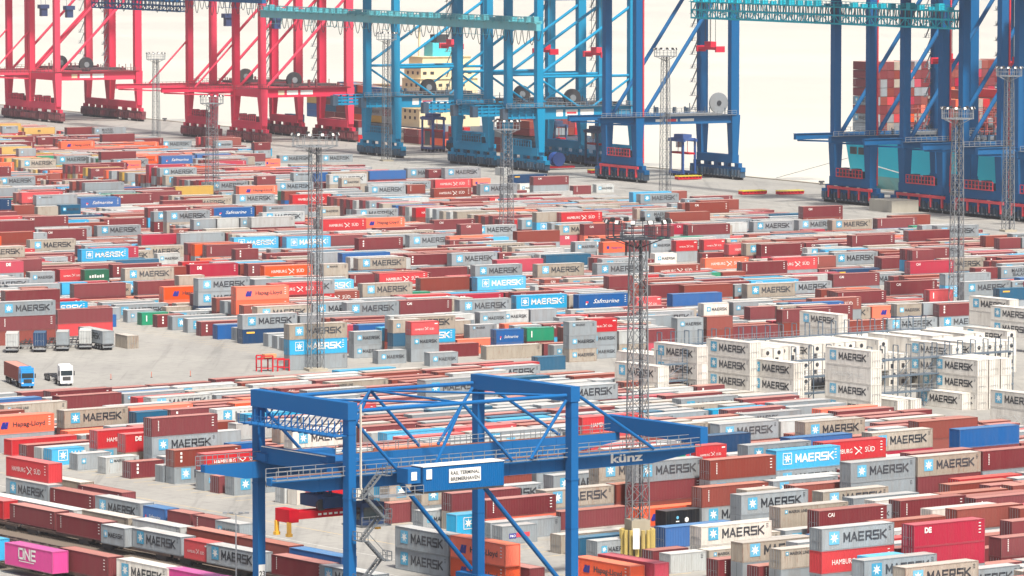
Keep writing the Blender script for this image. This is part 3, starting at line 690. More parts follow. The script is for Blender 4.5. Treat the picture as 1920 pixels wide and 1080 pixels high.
stack = MB()   # everything past the 300 that show largest
def stuffbox(code, a, b, z, blk, vis, along='u'):
    c = code[:2]; L = CL[code[3]]; h = 2.9 if code.endswith('h') else 2.59; stack.tone = random.random()
    t = TH[blk]
    if along == 'u': ux, uy = Vector((math.cos(t), math.sin(t), 0)), Vector((-math.sin(t), math.cos(t), 0)); o = at(a, b, z, blk)
    else: ux, uy = Vector((math.sin(t), -math.cos(t), 0)), Vector((math.cos(t), math.sin(t), 0)); o = at(a, b + L, z, blk)
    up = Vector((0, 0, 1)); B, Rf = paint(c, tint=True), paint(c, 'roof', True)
    def P(x, y, zz): return o + ux * x + uy * y + up * zz
    q = stack.poly; F_ = paint(c, 'frame', True)
    q([P(.12, 0.02, .15), P(L - .12, 0.02, .15), P(L - .12, 0.02, h - .1), P(.12, 0.02, h - .1)], B)
    for x0_, x1_, z0_, z1_ in ((0, .12, 0, h), (L - .12, L, 0, h), (.12, L - .12, 0, .15), (.12, L - .12, h - .1, h)): q([P(x0_, 0, z0_), P(x1_, 0, z0_), P(x1_, 0, z1_), P(x0_, 0, z1_)], F_)
    q([P(L, 0, 0), P(L, CW, 0), P(L, CW, h), P(L, 0, h)], B); q([P(L, CW, 0), P(0, CW, 0), P(0, CW, h), P(L, CW, h)], B); q([P(0, CW, 0), P(0, 0, 0), P(0, 0, h), P(0, CW, h)], B)
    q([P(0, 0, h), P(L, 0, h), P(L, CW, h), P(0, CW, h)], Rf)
    if not vis: return
    if along == 'u':
        for y in (.45, .9, 1.52, 1.97): q([P(-.03, y + .05, .1), P(-.03, y - .05, .1), P(-.03, y - .05, h - .1), P(-.03, y + .05, h - .1)], STEEL)
        q([P(-.02, CW / 2 + .03, .1), P(-.02, CW / 2 - .03, .1), P(-.02, CW / 2 - .03, h - .1), P(-.02, CW / 2 + .03, h - .1)], DARK)
    k = code[2]
    if k != '_' :
        for mbm in markbuf(code, L, h):
            for f, mi in zip(mbm.f, mbm.m):
                q([P(mbm.v[i][0] + L / 2, mbm.v[i][1] + CW / 2, mbm.v[i][2]) for i in f], mbm.mats[mi])
MB_C = {}
def markbuf(code, L, h):
    k = (code, L)
    if k not in MB_C:
        e = MB(); l = MB(); marks(code, L, h, -CW / 2 - .01, 1, e, l); MB_C[k] = [m for m in (e, l) if m.f]
    return MB_C[k]
def nice(code):
    k = KWORD[code[2]]
    if code[:2] == 'cy' and code[2] == 'M': k = 'white star and letters'
    return ('long ' if code[3] == '4' else 'short ') + CWORD[code[:2]] + ' container, ' + k
for rank, (ar, blk, a, b, z, code) in enumerate(BOXES):
    if rank < 250:
        ctr = at(a + CL[code[3]] / 2, b + CW / 2, z, blk); x, y = pj(ctr + Vector((0, 0, 2.6)))
        sp = min(SPOTS, key=lambda s: (s[0][0] - x) ** 2 + 2.2 * (s[0][1] - y) ** 2)[1]
        o = container(code, ctr, TH[blk], '', turned=(random.random() < .25)); LAB.append((o, nice(code), sp, x))
    else: stuffbox(code, a, b, z, blk, ar > 0)
# ------------------------------------------------------------ trains and boxes lying along the rails (long side towards the lower left)
def vcont(code, x, y, ztop, label, turned=False, ra=None, name='shipping_container', cat='container', group='containers on the railway', reefer=False):
    """x, y: pixel of the near top corner between the long side and the right-hand end"""
    h = 2.9 if code.endswith('h') else 2.59; L = CL[code[3]]
    a, b = uvw(gp(x, y, ztop), 'N')
    if ra is not None: a = ra
    c = at(a + CW / 2, b + L / 2, ztop - h, 'N')
    return container(code, c, TH['N'] - math.pi / 2, label, turned, reefer, name, cat, group)
V = [  # code, near top corner px, top height, label
 ('mrP4', 101.7, 960, 3.79, 'maroon long container on the middle train, leftmost whole one'), ('mrP4', 191.7, 979.5, 3.79, 'maroon long container coupled right behind the leftmost one, middle train'),
 ('grm2', 233, 991, 3.79, 'short grey container with small letters between maroon and long grey, middle train'), ('grM4', 338.3, 1007.3, 3.79, 'long grey container with star panel, centre of the middle train'),
 ('rdH2', 391, 1019, 3.79, 'short red container with white name on the middle train'), ('grM4', 482, 1037, 3.79, 'long grey container behind the rail crane left leg, middle train'),
 ('mrP4', 607, 1058, 3.79, 'long maroon container right of the rail crane left leg, middle train'), ('grM4', 700, 1078, 3.79, 'long grey container at the picture foot by the crane stairs'),
 ('rd_4', 6, 940, 3.79, 'red container end at the left edge of the middle train'),
 ('wg_4', 55, 941, 3.79, 'pale grey long container behind the middle train, leftmost'), ('wg_4', 138, 957, 3.79, 'pale grey long container behind the middle train, second from left'), ('bg_4', 240, 972, 3.79, 'beige container with pale roof behind the middle train'),
 ('wg_4', 337, 989, 3.79, 'pale grey container behind the middle train, right of the beige one'), ('br_4', 442, 1006, 3.79, 'reddish brown container behind the middle train beside the lamp post'), ('br_4', 541, 1024, 3.79, 'reddish brown container behind the middle train, right of the crane leg'),
 ('bl_4', 640, 1045, 3.79, 'blue container with bright blue roof behind the crane stairs'),
 ('mrP4', 175, 929, 2.59, 'maroon long container on the lane beside the road, left of the grey one'), ('grM4h', 262, 944, 2.9, 'grey long container with star panel on the lane beside the road'),
 ('blF2', 309, 955, 2.59, 'short blue container with white script on the lane beside the road'), ('mr_2', 357, 964, 2.59, 'short reddish container right of the blue one on the lane'), ('mrP2', 405, 973, 2.59, 'short maroon container left of the last grey one on the lane'), ('grm2', 448, 983, 2.59, 'short grey container, last on the lane before the crane leg'),
 ('bg_4', 150, 905, 2.59, 'beige container behind the lane row'), ('mrP4', 228, 924, 2.59, 'maroon container with salmon roof standing alone by the road'),
 ('rdH4h', 90, 870, 5.8, 'red container with white name and bird mark, on top at the left edge'), ('grM4h', 90, 910, 2.9, 'grey lettered container beneath the red one at the left edge'),
 ('mgO4h', 98, 1035, 4.1, 'magenta container with a big white three-letter name, bottom left'), ('mrP4h', 202, 1045, 4.1, 'maroon container right of the magenta one, bottom left'), ('whM4h', 313, 1066, 4.1, 'white container with star panel on the nearest train'),
 ('mg_4h', 408, 1084, 4.1, 'magenta container cut by the bottom edge, nearest train'), ('cy_4h', -12, 1012, 4.1, 'pale blue container at the left edge of the nearest train'),
 ('grM4h', 840.7, 1003.3, 5.8, 'grey lettered container on top, left of the orange pair under the rail crane'), ('grM4h', 840.7, 1044, 2.9, 'lower grey lettered container, left of the orange pair under the rail crane'),
 ('orY4h', 947.2, 1022, 5.8, 'upper orange container with blue emblem under the rail crane'), ('orY4h', 947.2, 1063.2, 2.9, 'lower orange container with blue emblem under the rail crane'),
 ('mr_2', 993, 1066, 2.59, 'short maroon container right of the orange pair'), ('orY4', 1181, 1062, 2.59, 'orange container at the bottom edge right of the rail crane leg'), ('cr_4', 1227, 1057, 2.9, 'crimson container at the bottom edge below the yellow mast foot')]
for code, x, y, zt, lab in V: vcont(code, x, y, zt, lab)
# flat wagons under the trains
def wagon(a, b, n, label):
    t = thing('flat_wagon', label, 'wagon', at(a, b, 0, 'N'), TH['N'] - math.pi / 2, 'flat wagons on the sidings')
    L = 19.0; f = MB(); mm = mat('wagon_frame', (70, 54, 48), .6, dirt=.5, rust=.6, scale=.6)
    for y in (-1.15, 1.15): f.box(-L / 2, L / 2, y - .12, y + .12, .85, 1.18)
    for i in range(9): f.box(-L / 2 + .2 + i * (L - .6) / 8, -L / 2 + .45 + i * (L - .6) / 8, -1.03, 1.03, .9, 1.12)
    f.bar((-L / 2, 0, 1), (L / 2, 0, 1), .4, .3); f.build('frame', mm, t)
    for s in (-1, 1):
        g = MB(); g.box(s * 6.9 - 1.3, s * 6.9 + 1.3, -1.05, -.9, .3, .8); g.box(s * 6.9 - 1.3, s * 6.9 + 1.3, .9, 1.05, .3, .8); g.box(s * 6.9 - .2, s * 6.9 + .2, -.9, .9, .4, .85)
        bo = g.build('bogie', DARK, t)
        for q in (-.9, .9):
            wm = MB(); wm.disc((s * 6.9 + q, -.75, .46), .46, (0, 1, 0), n=16, t=.14); wm.disc((s * 6.9 + q, .75, .46), .46, (0, 1, 0), n=16, t=.14); wm.bar((s * 6.9 + q, -.75, .46), (s * 6.9 + q, .75, .46), .14, .14); wm.build('wheelset', DARK, bo)
    for s in (-1, 1):
        c = MB(); c.disc((s * (L / 2 + .25), -.85, 1.02), .2, (1, 0, 0), n=12, t=.1); c.disc((s * (L / 2 + .25), .85, 1.02), .2, (1, 0, 0), n=12, t=.1)
        for y in (-.85, .85): c.bar((s * L / 2, y, 1.02), (s * (L / 2 + .25), y, 1.02), .15, .15)
        c.build('buffers', DARK, t)
    return t
RA = [round(uvw(gp(x, y, z), 'N')[0], 2) for x, y, z in ((338.3, 1007.3, 3.79), (337, 989, 3.79), (202, 1045, 4.1))]
rows = [('middle train', RA[0] + CW / 2, 500, 640), ('siding behind the middle train', RA[1] + CW / 2, 505, 640), ('nearest train', RA[2] + CW / 2, 520, 612)]
EMPTY = (RA[0] + RA[2] + CW) / 2 + .1
rows.append(('empty siding between the trains', EMPTY, 505, 612))
for nm, a, b0, b1 in rows:
    n = int((b1 - b0) / 19.9)
    for i in range(n): wagon(a, b0 + 10 + i * 19.9, i, 'low flat wagon on the %s, %s from the right' % (nm, ordinal(i + 1)))
# tracks
tr = MB(); rl = MB()
sl = mat('sleeper_concrete', (120, 112, 100), .85, dirt=.4)
for k, (nm, a, b0, b1) in enumerate(rows):
    for s in (-.75, .75): rl.bar(at(a + s, 440, .16, 'N'), at(a + s, 760, .16, 'N'), .08, .14)
    for i in range(450): 
        c0 = at(a - 1.25, 445 + i * .7, .06, 'N'); c1 = at(a + 1.25, 445 + i * .7, .06, 'N'); tr.bar(c0, c1, .24, .08)
tag(rl.build('railway_rails', mat('rail_steel', (112, 92, 78), .4, .6, dirt=.5)), kind='structure', label='steel rails of the sidings under the trains', cat='rails')
tag(tr.build('railway_sleepers', sl), kind='structure', label='concrete sleepers beneath the siding rails', cat='sleepers')
bl = MB(); a0, a1 = RA[2] - 2, RA[1] + 4.6
bl.poly([at(a0, 440, .02, 'N'), at(a0, 770, .02, 'N'), at(a1, 770, .02, 'N'), at(a1, 440, .02, 'N')][::-1])
tag(bl.build('railway_ballast', mat('ballast', (112, 100, 88), .95, dirt=.5, scale=1.5, bump=.6)), kind='structure', label='brown grey ballast bed of the sidings', cat='ballast')

# ------------------------------------------------------------ refrigerated white boxes with their steel racks
RN = [0]
def reefer(x, y, n, what, codes='M', total=None, a=None, b=None, lab=''):
    total = total or n
    if a is None: a, b = uvw(gp(x, y, total * 2.9), 'N')
    for i in range(n):
        z = (total - 1 - i) * 2.9; k = codes[i % len(codes)]
        code = 'wh%s4h' % k
        c = at(a + CW / 2, b + CL['4'] / 2, z, 'N')
        o = container(code, c, TH['N'] - math.pi / 2, '', True if lab != 'unit' else False, True, 'refrigerated_container', 'reefer container', 'white refrigerated containers')
        X, Y = pj(c + Vector((0, 0, 2)))
        tier = ('topmost' if i == 0 else 'second tier down' if i == 1 else 'third tier down' if i == 2 else 'fourth tier down')
        RL.append((o, 'white reefer box, %s, %s' % (tier, what), X))
    return a, b
RL = []
S = {}
S[1] = reefer(1307, 650.5, 4, 'in the stack right of the tall lattice mast', 'MMMM')
S[2] = reefer(1406, 643, 4, 'in the stack second from the lattice mast', 'MMMM')
S[3] = reefer(1488, 681, 3, 'in the lower stack third from the lattice mast', 'MMM')
S[4] = reefer(1633, 659, 4, 'in the tall middle stack with a faded name', 'MHMM')
S[5] = reefer(1833, 676, 3, 'in the stack left of the right-hand stair tower', 'MMM')
S[6] = reefer(1804, 738, 1, 'standing alone in front of the racks', 'M')
S[7] = reefer(1948, 741, 2, 'at the right edge below the racks', 'MH', total=2)
S[8] = reefer(1935, 580, 2, 'at the right edge above the racks', 'MM', total=3)
S[9] = reefer(1893, 562, 2, 'behind the pair at the right edge', 'M_', total=3)
S[10] = reefer(1572, 590, 2, 'standing free left of the rack walkway', 'M_', total=2)
for dx, what in ((2.75, 'right behind'), (5.5, 'two back from')):
    a, b = S[5]; reefer(0, 0, 3, what + ' the stack left of the stair tower', '__', a=a + dx, b=b)
a, b = S[4]; reefer(0, 0, 1, 'low cream end right of the tall middle stack', '_', a=a + 5.2, b=b - 1); reefer(0, 0, 1, 'low cream end, second right of the middle stack', '_', a=a + 8.2, b=b - 1)
a, b = S[1]; reefer(0, 0, 3, 'in the stack behind the lattice mast', 'M_H', a=a - 9, b=b - .5)
bankb = S[2][1] + 16.5
k = 0
for bank, (b0, a0, a1, tot) in enumerate(((bankb, 562, 622, 3), (bankb + 27, 575, 640, 3), (bankb - 16, 592, 606, 3), (S[1][1] + 15.5, 536, 566, 3))):
    a = a0
    while a < a1:
        n = 3 if random.random() < .7 else 2
        if bank == 1: n = min(n, 2)
        c = at(a, b0, 3, 'N'); X, Y = pj(c)
        if -60 < X < 1990:
            reefer(0, 0, min(n, 2), '%s bank behind racks' % ('first', 'second', 'right', 'left')[bank], random.choice(['M_', '_M', 'MM', 'HM', '__']), total=n, a=a, b=b0, lab='unit'); k += 1
        a += 2.62 if random.random() < .85 else 5.2
seen = {}
for o, l, X in RL: seen.setdefault(l, []).append((X, o))
for l, q in seen.items():
    q.sort(key=lambda v: v[0])
    for i, (X, o) in enumerate(q): o['label'] = ' '.join((l + ('' if len(q) == 1 else ', %s from left' % ordinal(i + 1))).split()[:16])
RACK = mat('rack_steel', (98, 118, 134), .5, .2, dirt=.25, var=.08)
def rack(a0, a1, b, levels, label):
    "long steel service gallery with floors, posts and handrails along the cooling units"
    t = thing('service_gantry', label, 'gantry', at(a0, b, 0, 'N'), TH['N'], 'steel service gantries of the reefer racks'); L = a1 - a0
    fr = MB(); fl = MB(); hr = MB(); n = max(1, int(L / 3))
    top = levels[-1] + 2.4
    for i in range(n + 1):
        for y in (0, 1.3): fr.bar((i * L / n, y, 0), (i * L / n, y, top), .14, .14)
        fr.bar((i * L / n, 0, top), (i * L / n, 1.3, top), .12, .12)
    for z in levels:
        fl.box(0, L, -.1, 1.4, z - .12, z); fr.bar((0, -.12, z - .1), (L, -.12, z - .1), .1, .26); fr.bar((0, 1.42, z - .1), (L, 1.42, z - .1), .1, .26)
        hr.rail((0, -.05, z), (L, -.05, z), step=1.5)
    for i in range(0, n, 2):
        for z0, z1 in zip([0] + levels[:-1], levels): fr.bar((i * L / n, 0, z0), ((i + 1) * L / n, 0, z1), .08, .08)
    fr.build('frame', RACK, t); fl.build('walkway', STEEL, t); hr.build('handrail', STEEL, t)
LV = [2.9, 5.8, 8.7]
rack(S[4][0] + 3.0, S[4][0] + 42, S[4][1] + 10.3, LV, 'long grey steel service gantry right of the tall middle white stack')
rack(S[2][0] + 3.2, S[2][0] + 66, bankb + 12.6, [2.9, 5.8, 8.8], 'long grey walkway gantry behind the first white bank')
rack(S[3][0] + 3, S[3][0] + 11, S[3][1] + 3, LV, 'short steel gantry between the third stack and the tall middle stack')
rack(S[1][0] - 6.3, S[1][0] - .6, S[1][1] + 2, LV, 'short steel gantry left of the first white stack')
rack(S[5][0] - 2.2 + 9.8, S[5][0] + 14, S[5][1] - 8, [2.9, 5.8], 'grey stair tower at the right edge of the white stacks')
# ------------------------------------------------------------ lattice light masts
MASTST = mat('mast_steel', (122, 128, 132), .5, .25, dirt=.35, var=.1); MASTDK = mat('mast_cable', (42, 50, 62), .6, dirt=.2)
def mast(x, yb, yt, wpx, label, ring=True, foot=False):
    g0 = gp(x, yb); Hm = zpx(g0, yt); t = thing('light_mast', label, 'light mast', g0, R(20), 'lattice floodlight masts')
    s = FPX / g0[1]; w = wpx / s; z0 = 5.2 if foot else 0.3
    tw = MB(); n = 16; lw_ = w * .74
    def wd(z): return w * (1 - .30 * (z / Hm)) if z < Hm * .9 else w * .68
    cs = ((-1, -1), (1, -1), (1, 1), (-1, 1))
    for i in range(n):
        za, zb = z0 + (Hm - 2 - z0) * i / n, z0 + (Hm - 2 - z0) * (i + 1) / n; a, b = wd(za) / 2, wd(zb) / 2
        for j in range(4):
            c0, c1 = cs[j], cs[(j + 1) % 4]
            tw.bar((c0[0] * a, c0[1] * a, za), (c0[0] * b, c0[1] * b, zb), .15, .15)
            tw.bar((c0[0] * a, c0[1] * a, za), (c1[0] * b, c1[1] * b, zb), .07, .07); tw.bar((c1[0] * a, c1[1] * a, za), (c0[0] * b, c0[1] * b, zb), .07, .07)
            tw.bar((c0[0] * b, c0[1] * b, zb), (c1[0] * b, c1[1] * b, zb), .07, .07)
    tw.build('tower', MASTST, t)
    lad = MB(); lad.bar((.35, 0, z0), (.3, 0, Hm - 2), .24, .2); lad.build('cable_riser', MASTDK, t)
    pl = MB(); rr = 4.3 if ring else 3.4; hm = Hm - 2.2; m_ = 18
    P = [(rr * math.cos(2 * math.pi * i / m_), rr * math.sin(2 * math.pi * i / m_)) for i in range(m_)]
    for i in range(m_):
        p, q = P[i], P[(i + 1) % m_]
        for z, k in ((hm, .13), (hm + 1.1, .06), (hm + 2.0, .06)): pl.bar((p[0], p[1], z), (q[0], q[1], z), k, k)
        pl.bar((p[0], p[1], hm), (p[0], p[1], hm + 2.0), .09, .09)
        if i % 3 == 0: pl.bar((p[0], p[1], hm), (0, 0, hm - 1.5), .12, .12); pl.bar((p[0], p[1], hm), (0, 0, hm), .12, .12)
    pl.disc((0, 0, hm - .05), rr * .45, (0, 0, 1), n=14, t=.1); pl.build('platform', STEEL if not foot else MASTDK, t)
    lm_ = MB(); lm_.box(-.32, .32, -.16, .2, -.28, .28, DARK); lm_.box(-.28, .28, -.19, -.16, -.24, .24, WHITE); me = lm_.mesh('floodlight')
    for i in range(12):
        th = 2 * math.pi * i / 12; o = obj('floodlight', me, t, (rr * 1.03 * math.cos(th), rr * 1.03 * math.sin(th), hm + 2.25)); o.rotation_euler = (R(-20), 0, th + math.pi / 2)
    if foot:
        f = MB(); ym = mat('bollard_yellow', (196, 172, 84), .6, dirt=.55, rust=.3, scale=.8)
        for i in range(16):
            th = 2 * math.pi * i / 16; c = (2.15 * math.cos(th), 2.15 * math.sin(th)); f.bar((*c, 0), (*c, 3.9), .6, .6, ym, 8)
        f.build('crash_guard', ym, t)
        g2 = MB(); g2.box(-1.35, 1.35, -1.35, 1.35, 0, 5.2); g2.build('foundation', mat('foundation_concrete', (168, 160, 140), .9, dirt=.4), t)
        pn = MB(); pn.box(-.45, .45, -.08, .08, .6, 3.4); pn.build('notice_board', WHITE, t, (-1.2, -2.65, .9), R(-15))
    else:
        f = MB(); f.box(-w * .7, w * .7, -w * .7, w * .7, 0, .5); f.build('foundation', mat('foundation_concrete', (168, 160, 140), .9, dirt=.4), t)
mast(592, 695, 252, 26, 'tall lattice floodlight mast with a wide lamp ring beside the middle road')
mast(1195, 1045, 415, 36, 'big lattice floodlight mast on a yellow-guarded foot right of the rail crane', foot=True)
mast(293, 272, 100, 13, 'thin far lattice light mast between the two red crane groups', False)
mast(398, 378, 180, 22, 'lattice light mast in front of the right red crane group', False)
mast(725, 302, 62, 15, 'far lattice light mast in front of the left teal crane', False)
mast(950, 457, 227, 22, 'lattice light mast in front of the middle teal cranes', False)
mast(1247, 362, 92, 17, 'slim lattice light mast between the teal cranes and open water', False)
mast(1793, 592, 203, 22, 'lattice light mast behind the white racks in front of blue cranes', False)
mast(1890, 434, 127, 18, 'rightmost lattice light mast before the blue cranes', False)
# slim lamp post in the foreground
pl_ = gp(443, 1120); hz = zpx(pl_, 962)
t = thing('lamp_post', 'slim grey lamp post with four small heads left of the rail crane leg', 'lamp post', pl_)
p = MB(); p.taper((0, 0, 0), (0, 0, hz), .22, .22, .14, .14); p.build('pole', STEEL, t)
hd = MB()
for s in (-1, 1): hd.bar((0, 0, hz - .2), (s * 1.3, 0, hz), .09, .09)
hd.build('arm', STEEL, t)
for s in (-1.4, -.6, .6, 1.4):
    h_ = MB(); h_.box(s - .28, s + .28, -.3, .3, hz - .05, hz + .14); h_.build('lamp_head', STEEL, t)

# ------------------------------------------------------------ blue rail-mounted gantry crane over the trains
BLU = mat('crane_blue', (0, 92, 152), .5, spec=.08, dirt=.05, var=.03, scale=.12, rust=.12)
rc = thing('rail_gantry_crane', 'big blue gantry crane standing over the container trains in the foreground', 'gantry crane', at(338.4, 494.0, 0, 'N'), TH['N'])
G, Wd = 33.8, 20.0         # rail gauge along x, leg spacing along y (y=0 near side, y=20 far side)
TOP, GT, GB = 28.1, 19.4, 17.35
lg = {}
for x in (0, G):
    for y in (0, Wd):
        l = MB(); l.taper((x, y, 2.2), (x, y, TOP - .05), 1.1, 1.25, 1.1, 1.25)
        l.box(x - .6, x + .6, y - .68, y + .68, 16.3, 16.5); l.box(x - .58, x + .58, y - .66, y + .66, 24.2, 24.32); l.box(x - .58, x + .58, y - .66, y + .66, 10.2, 10.3)
        o = l.build('leg', BLU, rc)
        if x == 0 and y == Wd:
            m_ = MB(); rect(m_, x - .5, x + .5, 4.2, 6.2, y - .66, WHITE); text(m_, '23', x - .42, 4.7, 1.0, y - .68, INK, width=.85); m_.build('number_plate', parent=o)
    c = MB(); c.box(x - .75, x + .75, -4, Wd + 4, 1.2, 2.2); c.build('sill_beam', BLU, rc)
    for y in (-3, 3, Wd - 3, Wd + 3):
        b_ = MB(); b_.box(x - .5, x + .5, y - 1.6, y + 1.6, .5, 1.2)
        for q in (-1, 1): b_.disc((x, y + q, .4), .4, (1, 0, 0), DARK, 14, .25)
        b_.build('bogie', BLU, rc)
    tb = MB(); tb.box(x - .7, x + .7, -.72, Wd + .72, TOP - (2.1 if x == 0 else 1.9), TOP); tb.build('top_beam', BLU, rc)
# service walkway hanging under the left top beam
wk = MB()
for i in range(15):
    y = .5 + i * (Wd - 1) / 14; wk.bar((-.9, y, TOP - 2.4), (-.9, y, TOP - 4.1), .12, .12); wk.bar((-.9, y, TOP - 4.1), (-2.6, y, TOP - 4.1), .16, .2); wk.bar((.9, y, TOP - 2.4), (-.9, y, TOP - 4.1), .12, .12)
wk.box(-2.7, -.7, -.5, Wd + .5, TOP - 4.05, TOP - 3.95); wk.rail((-2.7, -.5, TOP - 4), (-2.7, Wd + .5, TOP - 4), step=1.5); wk.build('hanging_walkway', BLU, rc)
XL, XR = -10.6, 54.5
for y, nm in ((0, 'near'), (Wd, 'far')):
    xr = XR if y == 0 else XR + .5; xl = XL if y == 0 else XL + 1.2
    gd = MB(); yy = y + (1.75 if y == 0 else -1.75)
    k = len(gd.v)
    prof = [(xl, GT - .9), (xl + 6, GB), (xr - 7, GB), (xr, GT - 1.1), (xr, GT), (xl, GT)]
    for s in (-.5, .5): gd.v += [(px, yy + s, pz) for px, pz in prof]
    n_ = len(prof); gd.face(tuple(range(k, k + n_)), -1); gd.face(tuple(reversed(range(k + n_, k + 2 * n_))), -1)
    for j in range(n_): gd.face((k + j, k + n_ + j, k + n_ + (j + 1) % n_, k + (j + 1) % n_), -1)
    for i in range(22): gd.box(xl + 7 + i * (xr - xl - 15) / 21, xl + 7.07 + i * (xr - xl - 15) / 21, yy - .53, yy + .53, GB + .05, GT - .05)
    go = gd.build('main_girder', BLU, rc)
    if y == 0:
        m_ = MB(); text(m_, 'k\u00fcnz', 40.8, GB + .5, 1.5, yy - .53, WHITE, bold=.03, width=5.2); m_.build('lettering', parent=go)
    rlm = MB(); rlm.box(xl + .5, xr - .5, yy - .35, yy - .2, GT, GT + .14); rlm.build('trolley_rail', mat('rail_rust', (150, 92, 60), .6, .3, dirt=.4), go)
    hr = MB(); yo = yy - .75 if y == 0 else yy + .75; hr.box(xl, xr, min(yo, yo - .9 if y == 0 else yo + .9), max(yo, yo - .9 if y == 0 else yo + .9), GT - .25, GT - .17)
    hr.rail((xl, yo - (.9 if y == 0 else -.9), GT - .17), (xr, yo - (.9 if y == 0 else -.9), GT - .17), step=1.6); hr.rail((xl, yy + .6, GT), (xr, yy + .6, GT), step=1.8); hr.build('handrail', STEEL, rc)
    tr_ = MB(); zt = TOP - 1.1
    tr_.bar((.9, y, zt), (G - .9, y, zt), .5, .5, n=10)
    A = G / 2
    for p, q in (((.9, y, zt - 1.4), (A * .42, y, GT)), ((A * .75, y, GT), (A * 1.0, y, zt)), ((A * 1.0, y, zt), (A * 1.45, y, GT)), ((A * 1.62, y, GT), (G - .9, y, zt - .6)), ((G + .8, y, zt), (G + 13, y, GT)) ): tr_.bar(p, q, .42, .42, n=10)
    tr_.bar((A * 1.0, y, zt), (A * 1.0, Wd / 2, zt), .3, .3, n=8); tr_.build('truss_tubes', BLU, rc)
    br = MB(); br.bar((G - 14.5, y, GB), (G - 1.2, y, 3), .6, .6, n=10)
    br.build('diagonal_brace', BLU, rc)
cr_ = MB(); zt = TOP - 1.1
cr_.bar((.9, 0, zt), (G / 2, Wd, zt), .28, .28, n=8); cr_.bar((G / 2, Wd, zt), (G - .9, 0, zt), .28, .28, n=8); cr_.bar((G / 2, 0, zt), (.9, Wd, zt), .28, .28, n=8); cr_.build('cross_bracing', BLU, rc)
eb = MB(); eb.box(XR - .2, XR + 1.0, -.1, Wd + .2, GT + .1, GT + 2.2); eb.build('end_beam', BLU, rc)
eb = MB(); eb.box(XL + 9.2, XL + 10.3, 2.6, Wd - 2.6, GT - .1, GT + 1.9); eb.box(XL + 9.0, XL + 9.2, 3, Wd - 3, GT + 1.9, GT + 2.0, WHITE); eb.build('portal_tie', BLU, rc)
# machinery house: a corrugated blue cabin hung outside the near girder
mh = MB(); hx0, hx1, hy0, hy1, hz0, hz1 = 8.6, 20.7, -3.4, -.9, 16.9, 19.9
corrug(mh, 0, hx0, hx1, hy0, hz0, hz1, -1, .3, .05); corrug(mh, 0, hx0, hx1, hy1, hz0, hz1, 1, .3, .05); mh.box(hx0 - .05, hx0 + .05, hy0, hy1, hz0, hz1); mh.box(hx1 - .05, hx1 + .05, hy0, hy1, hz0, hz1); mh.box(hx0 - .1, hx1 + .1, hy0 - .06, hy1 + .06, hz1, hz1 + .1, WHITE); mh.box(hx0, hx1, hy0 - .03, hy1, hz0 - .25, hz0, DARK)
mo = mh.build('machinery_house', BLU, rc)
sg = MB(); rect(sg, 12.4, 17.2, 17.75, 19.45, hy0 - .05, WHITE)
text(sg, 'RAIL TERMINAL', 12.6, 18.72, .62, hy0 - .08, INK, width=4.4); text(sg, 'BREMERHAVEN', 12.6, 17.98, .62, hy0 - .08, INK, width=4.4); sg.build('name_board', parent=mo)
ac = MB(); ac.box(hx0 - 2.2, hx0 - .3, hy0 + .2, hy1, hz0 + 1.1, hz1 - .1, BLU); ac.box(hx0 - 1.7, hx0 - .9, hy0 + .12, hy0 + .2, hz0 + 1.5, hz0 + 2.5, WHITE); ac.box(hx0 + .4, hx0 + 1.2, hy0 - .1, hy0, hz0 + 1.5, hz0 + 2.7, WHITE); ac.box(hx0 - 6.5, hx0, hy0, hy1, hz0 - .35, hz0 - .25)
ac.rail((hx0 - 6.5, hy0, hz0 - .25), (hx0, hy0, hz0 - .25), step=1.2); ac.build('service_platform', STEEL, rc)
# stairs on the near left leg
st = MB(); z = 1.0; xs = .7
k = 0
while z < GT - 1.5:
    z1 = z + 2.6; xa, xb = (xs, xs + 2.6) if k % 2 == 0 else (xs + 2.6, xs); yy = -1.2 - (.9 if k % 2 else 0)
    for o_ in (0, .75): st.bar((xa, yy - o_, z), (xb, yy - o_, z1), .08, .26)
    for i in range(8): st.box(min(xa, xb) + (i + .2) * .32, min(xa, xb) + (i + .2) * .32 + .26, yy - .72, yy - .03, z + (i + .5 if k % 2 == 0 else 7.5 - i) * 2.6 / 8, z + (i + .5 if k % 2 == 0 else 7.5 - i) * 2.6 / 8 + .05)
    st.bar((xa, yy - .8, z + 1), (xb, yy - .8, z1 + 1), .07, .07); st.box(min(xb, xb + (.9 if k % 2 == 0 else -.9)), max(xb, xb + (.9 if k % 2 == 0 else -.9)), -2.9, -.95, z1 - .06, z1); st.rail((xb + (.9 if k % 2 == 0 else -.9), -2.9, z1), (xb + (.9 if k % 2 == 0 else -.9), -1, z1), step=.9); st.rail((xb, -2.95, z1), (xb + (.9 if k % 2 == 0 else -.9), -2.95, z1), step=.9)
    z = z1; k += 1
st.build('stairway', mat('stair_steel', (104, 112, 118), .6, .2, dirt=.3), rc)
cb = MB(); cb.box(.8, .98, -1.25, -1.0, 17.5, TOP - .2); cb.build('cable_duct', mat('cable_duct', (206, 200, 186), .6, dirt=.2), rc)
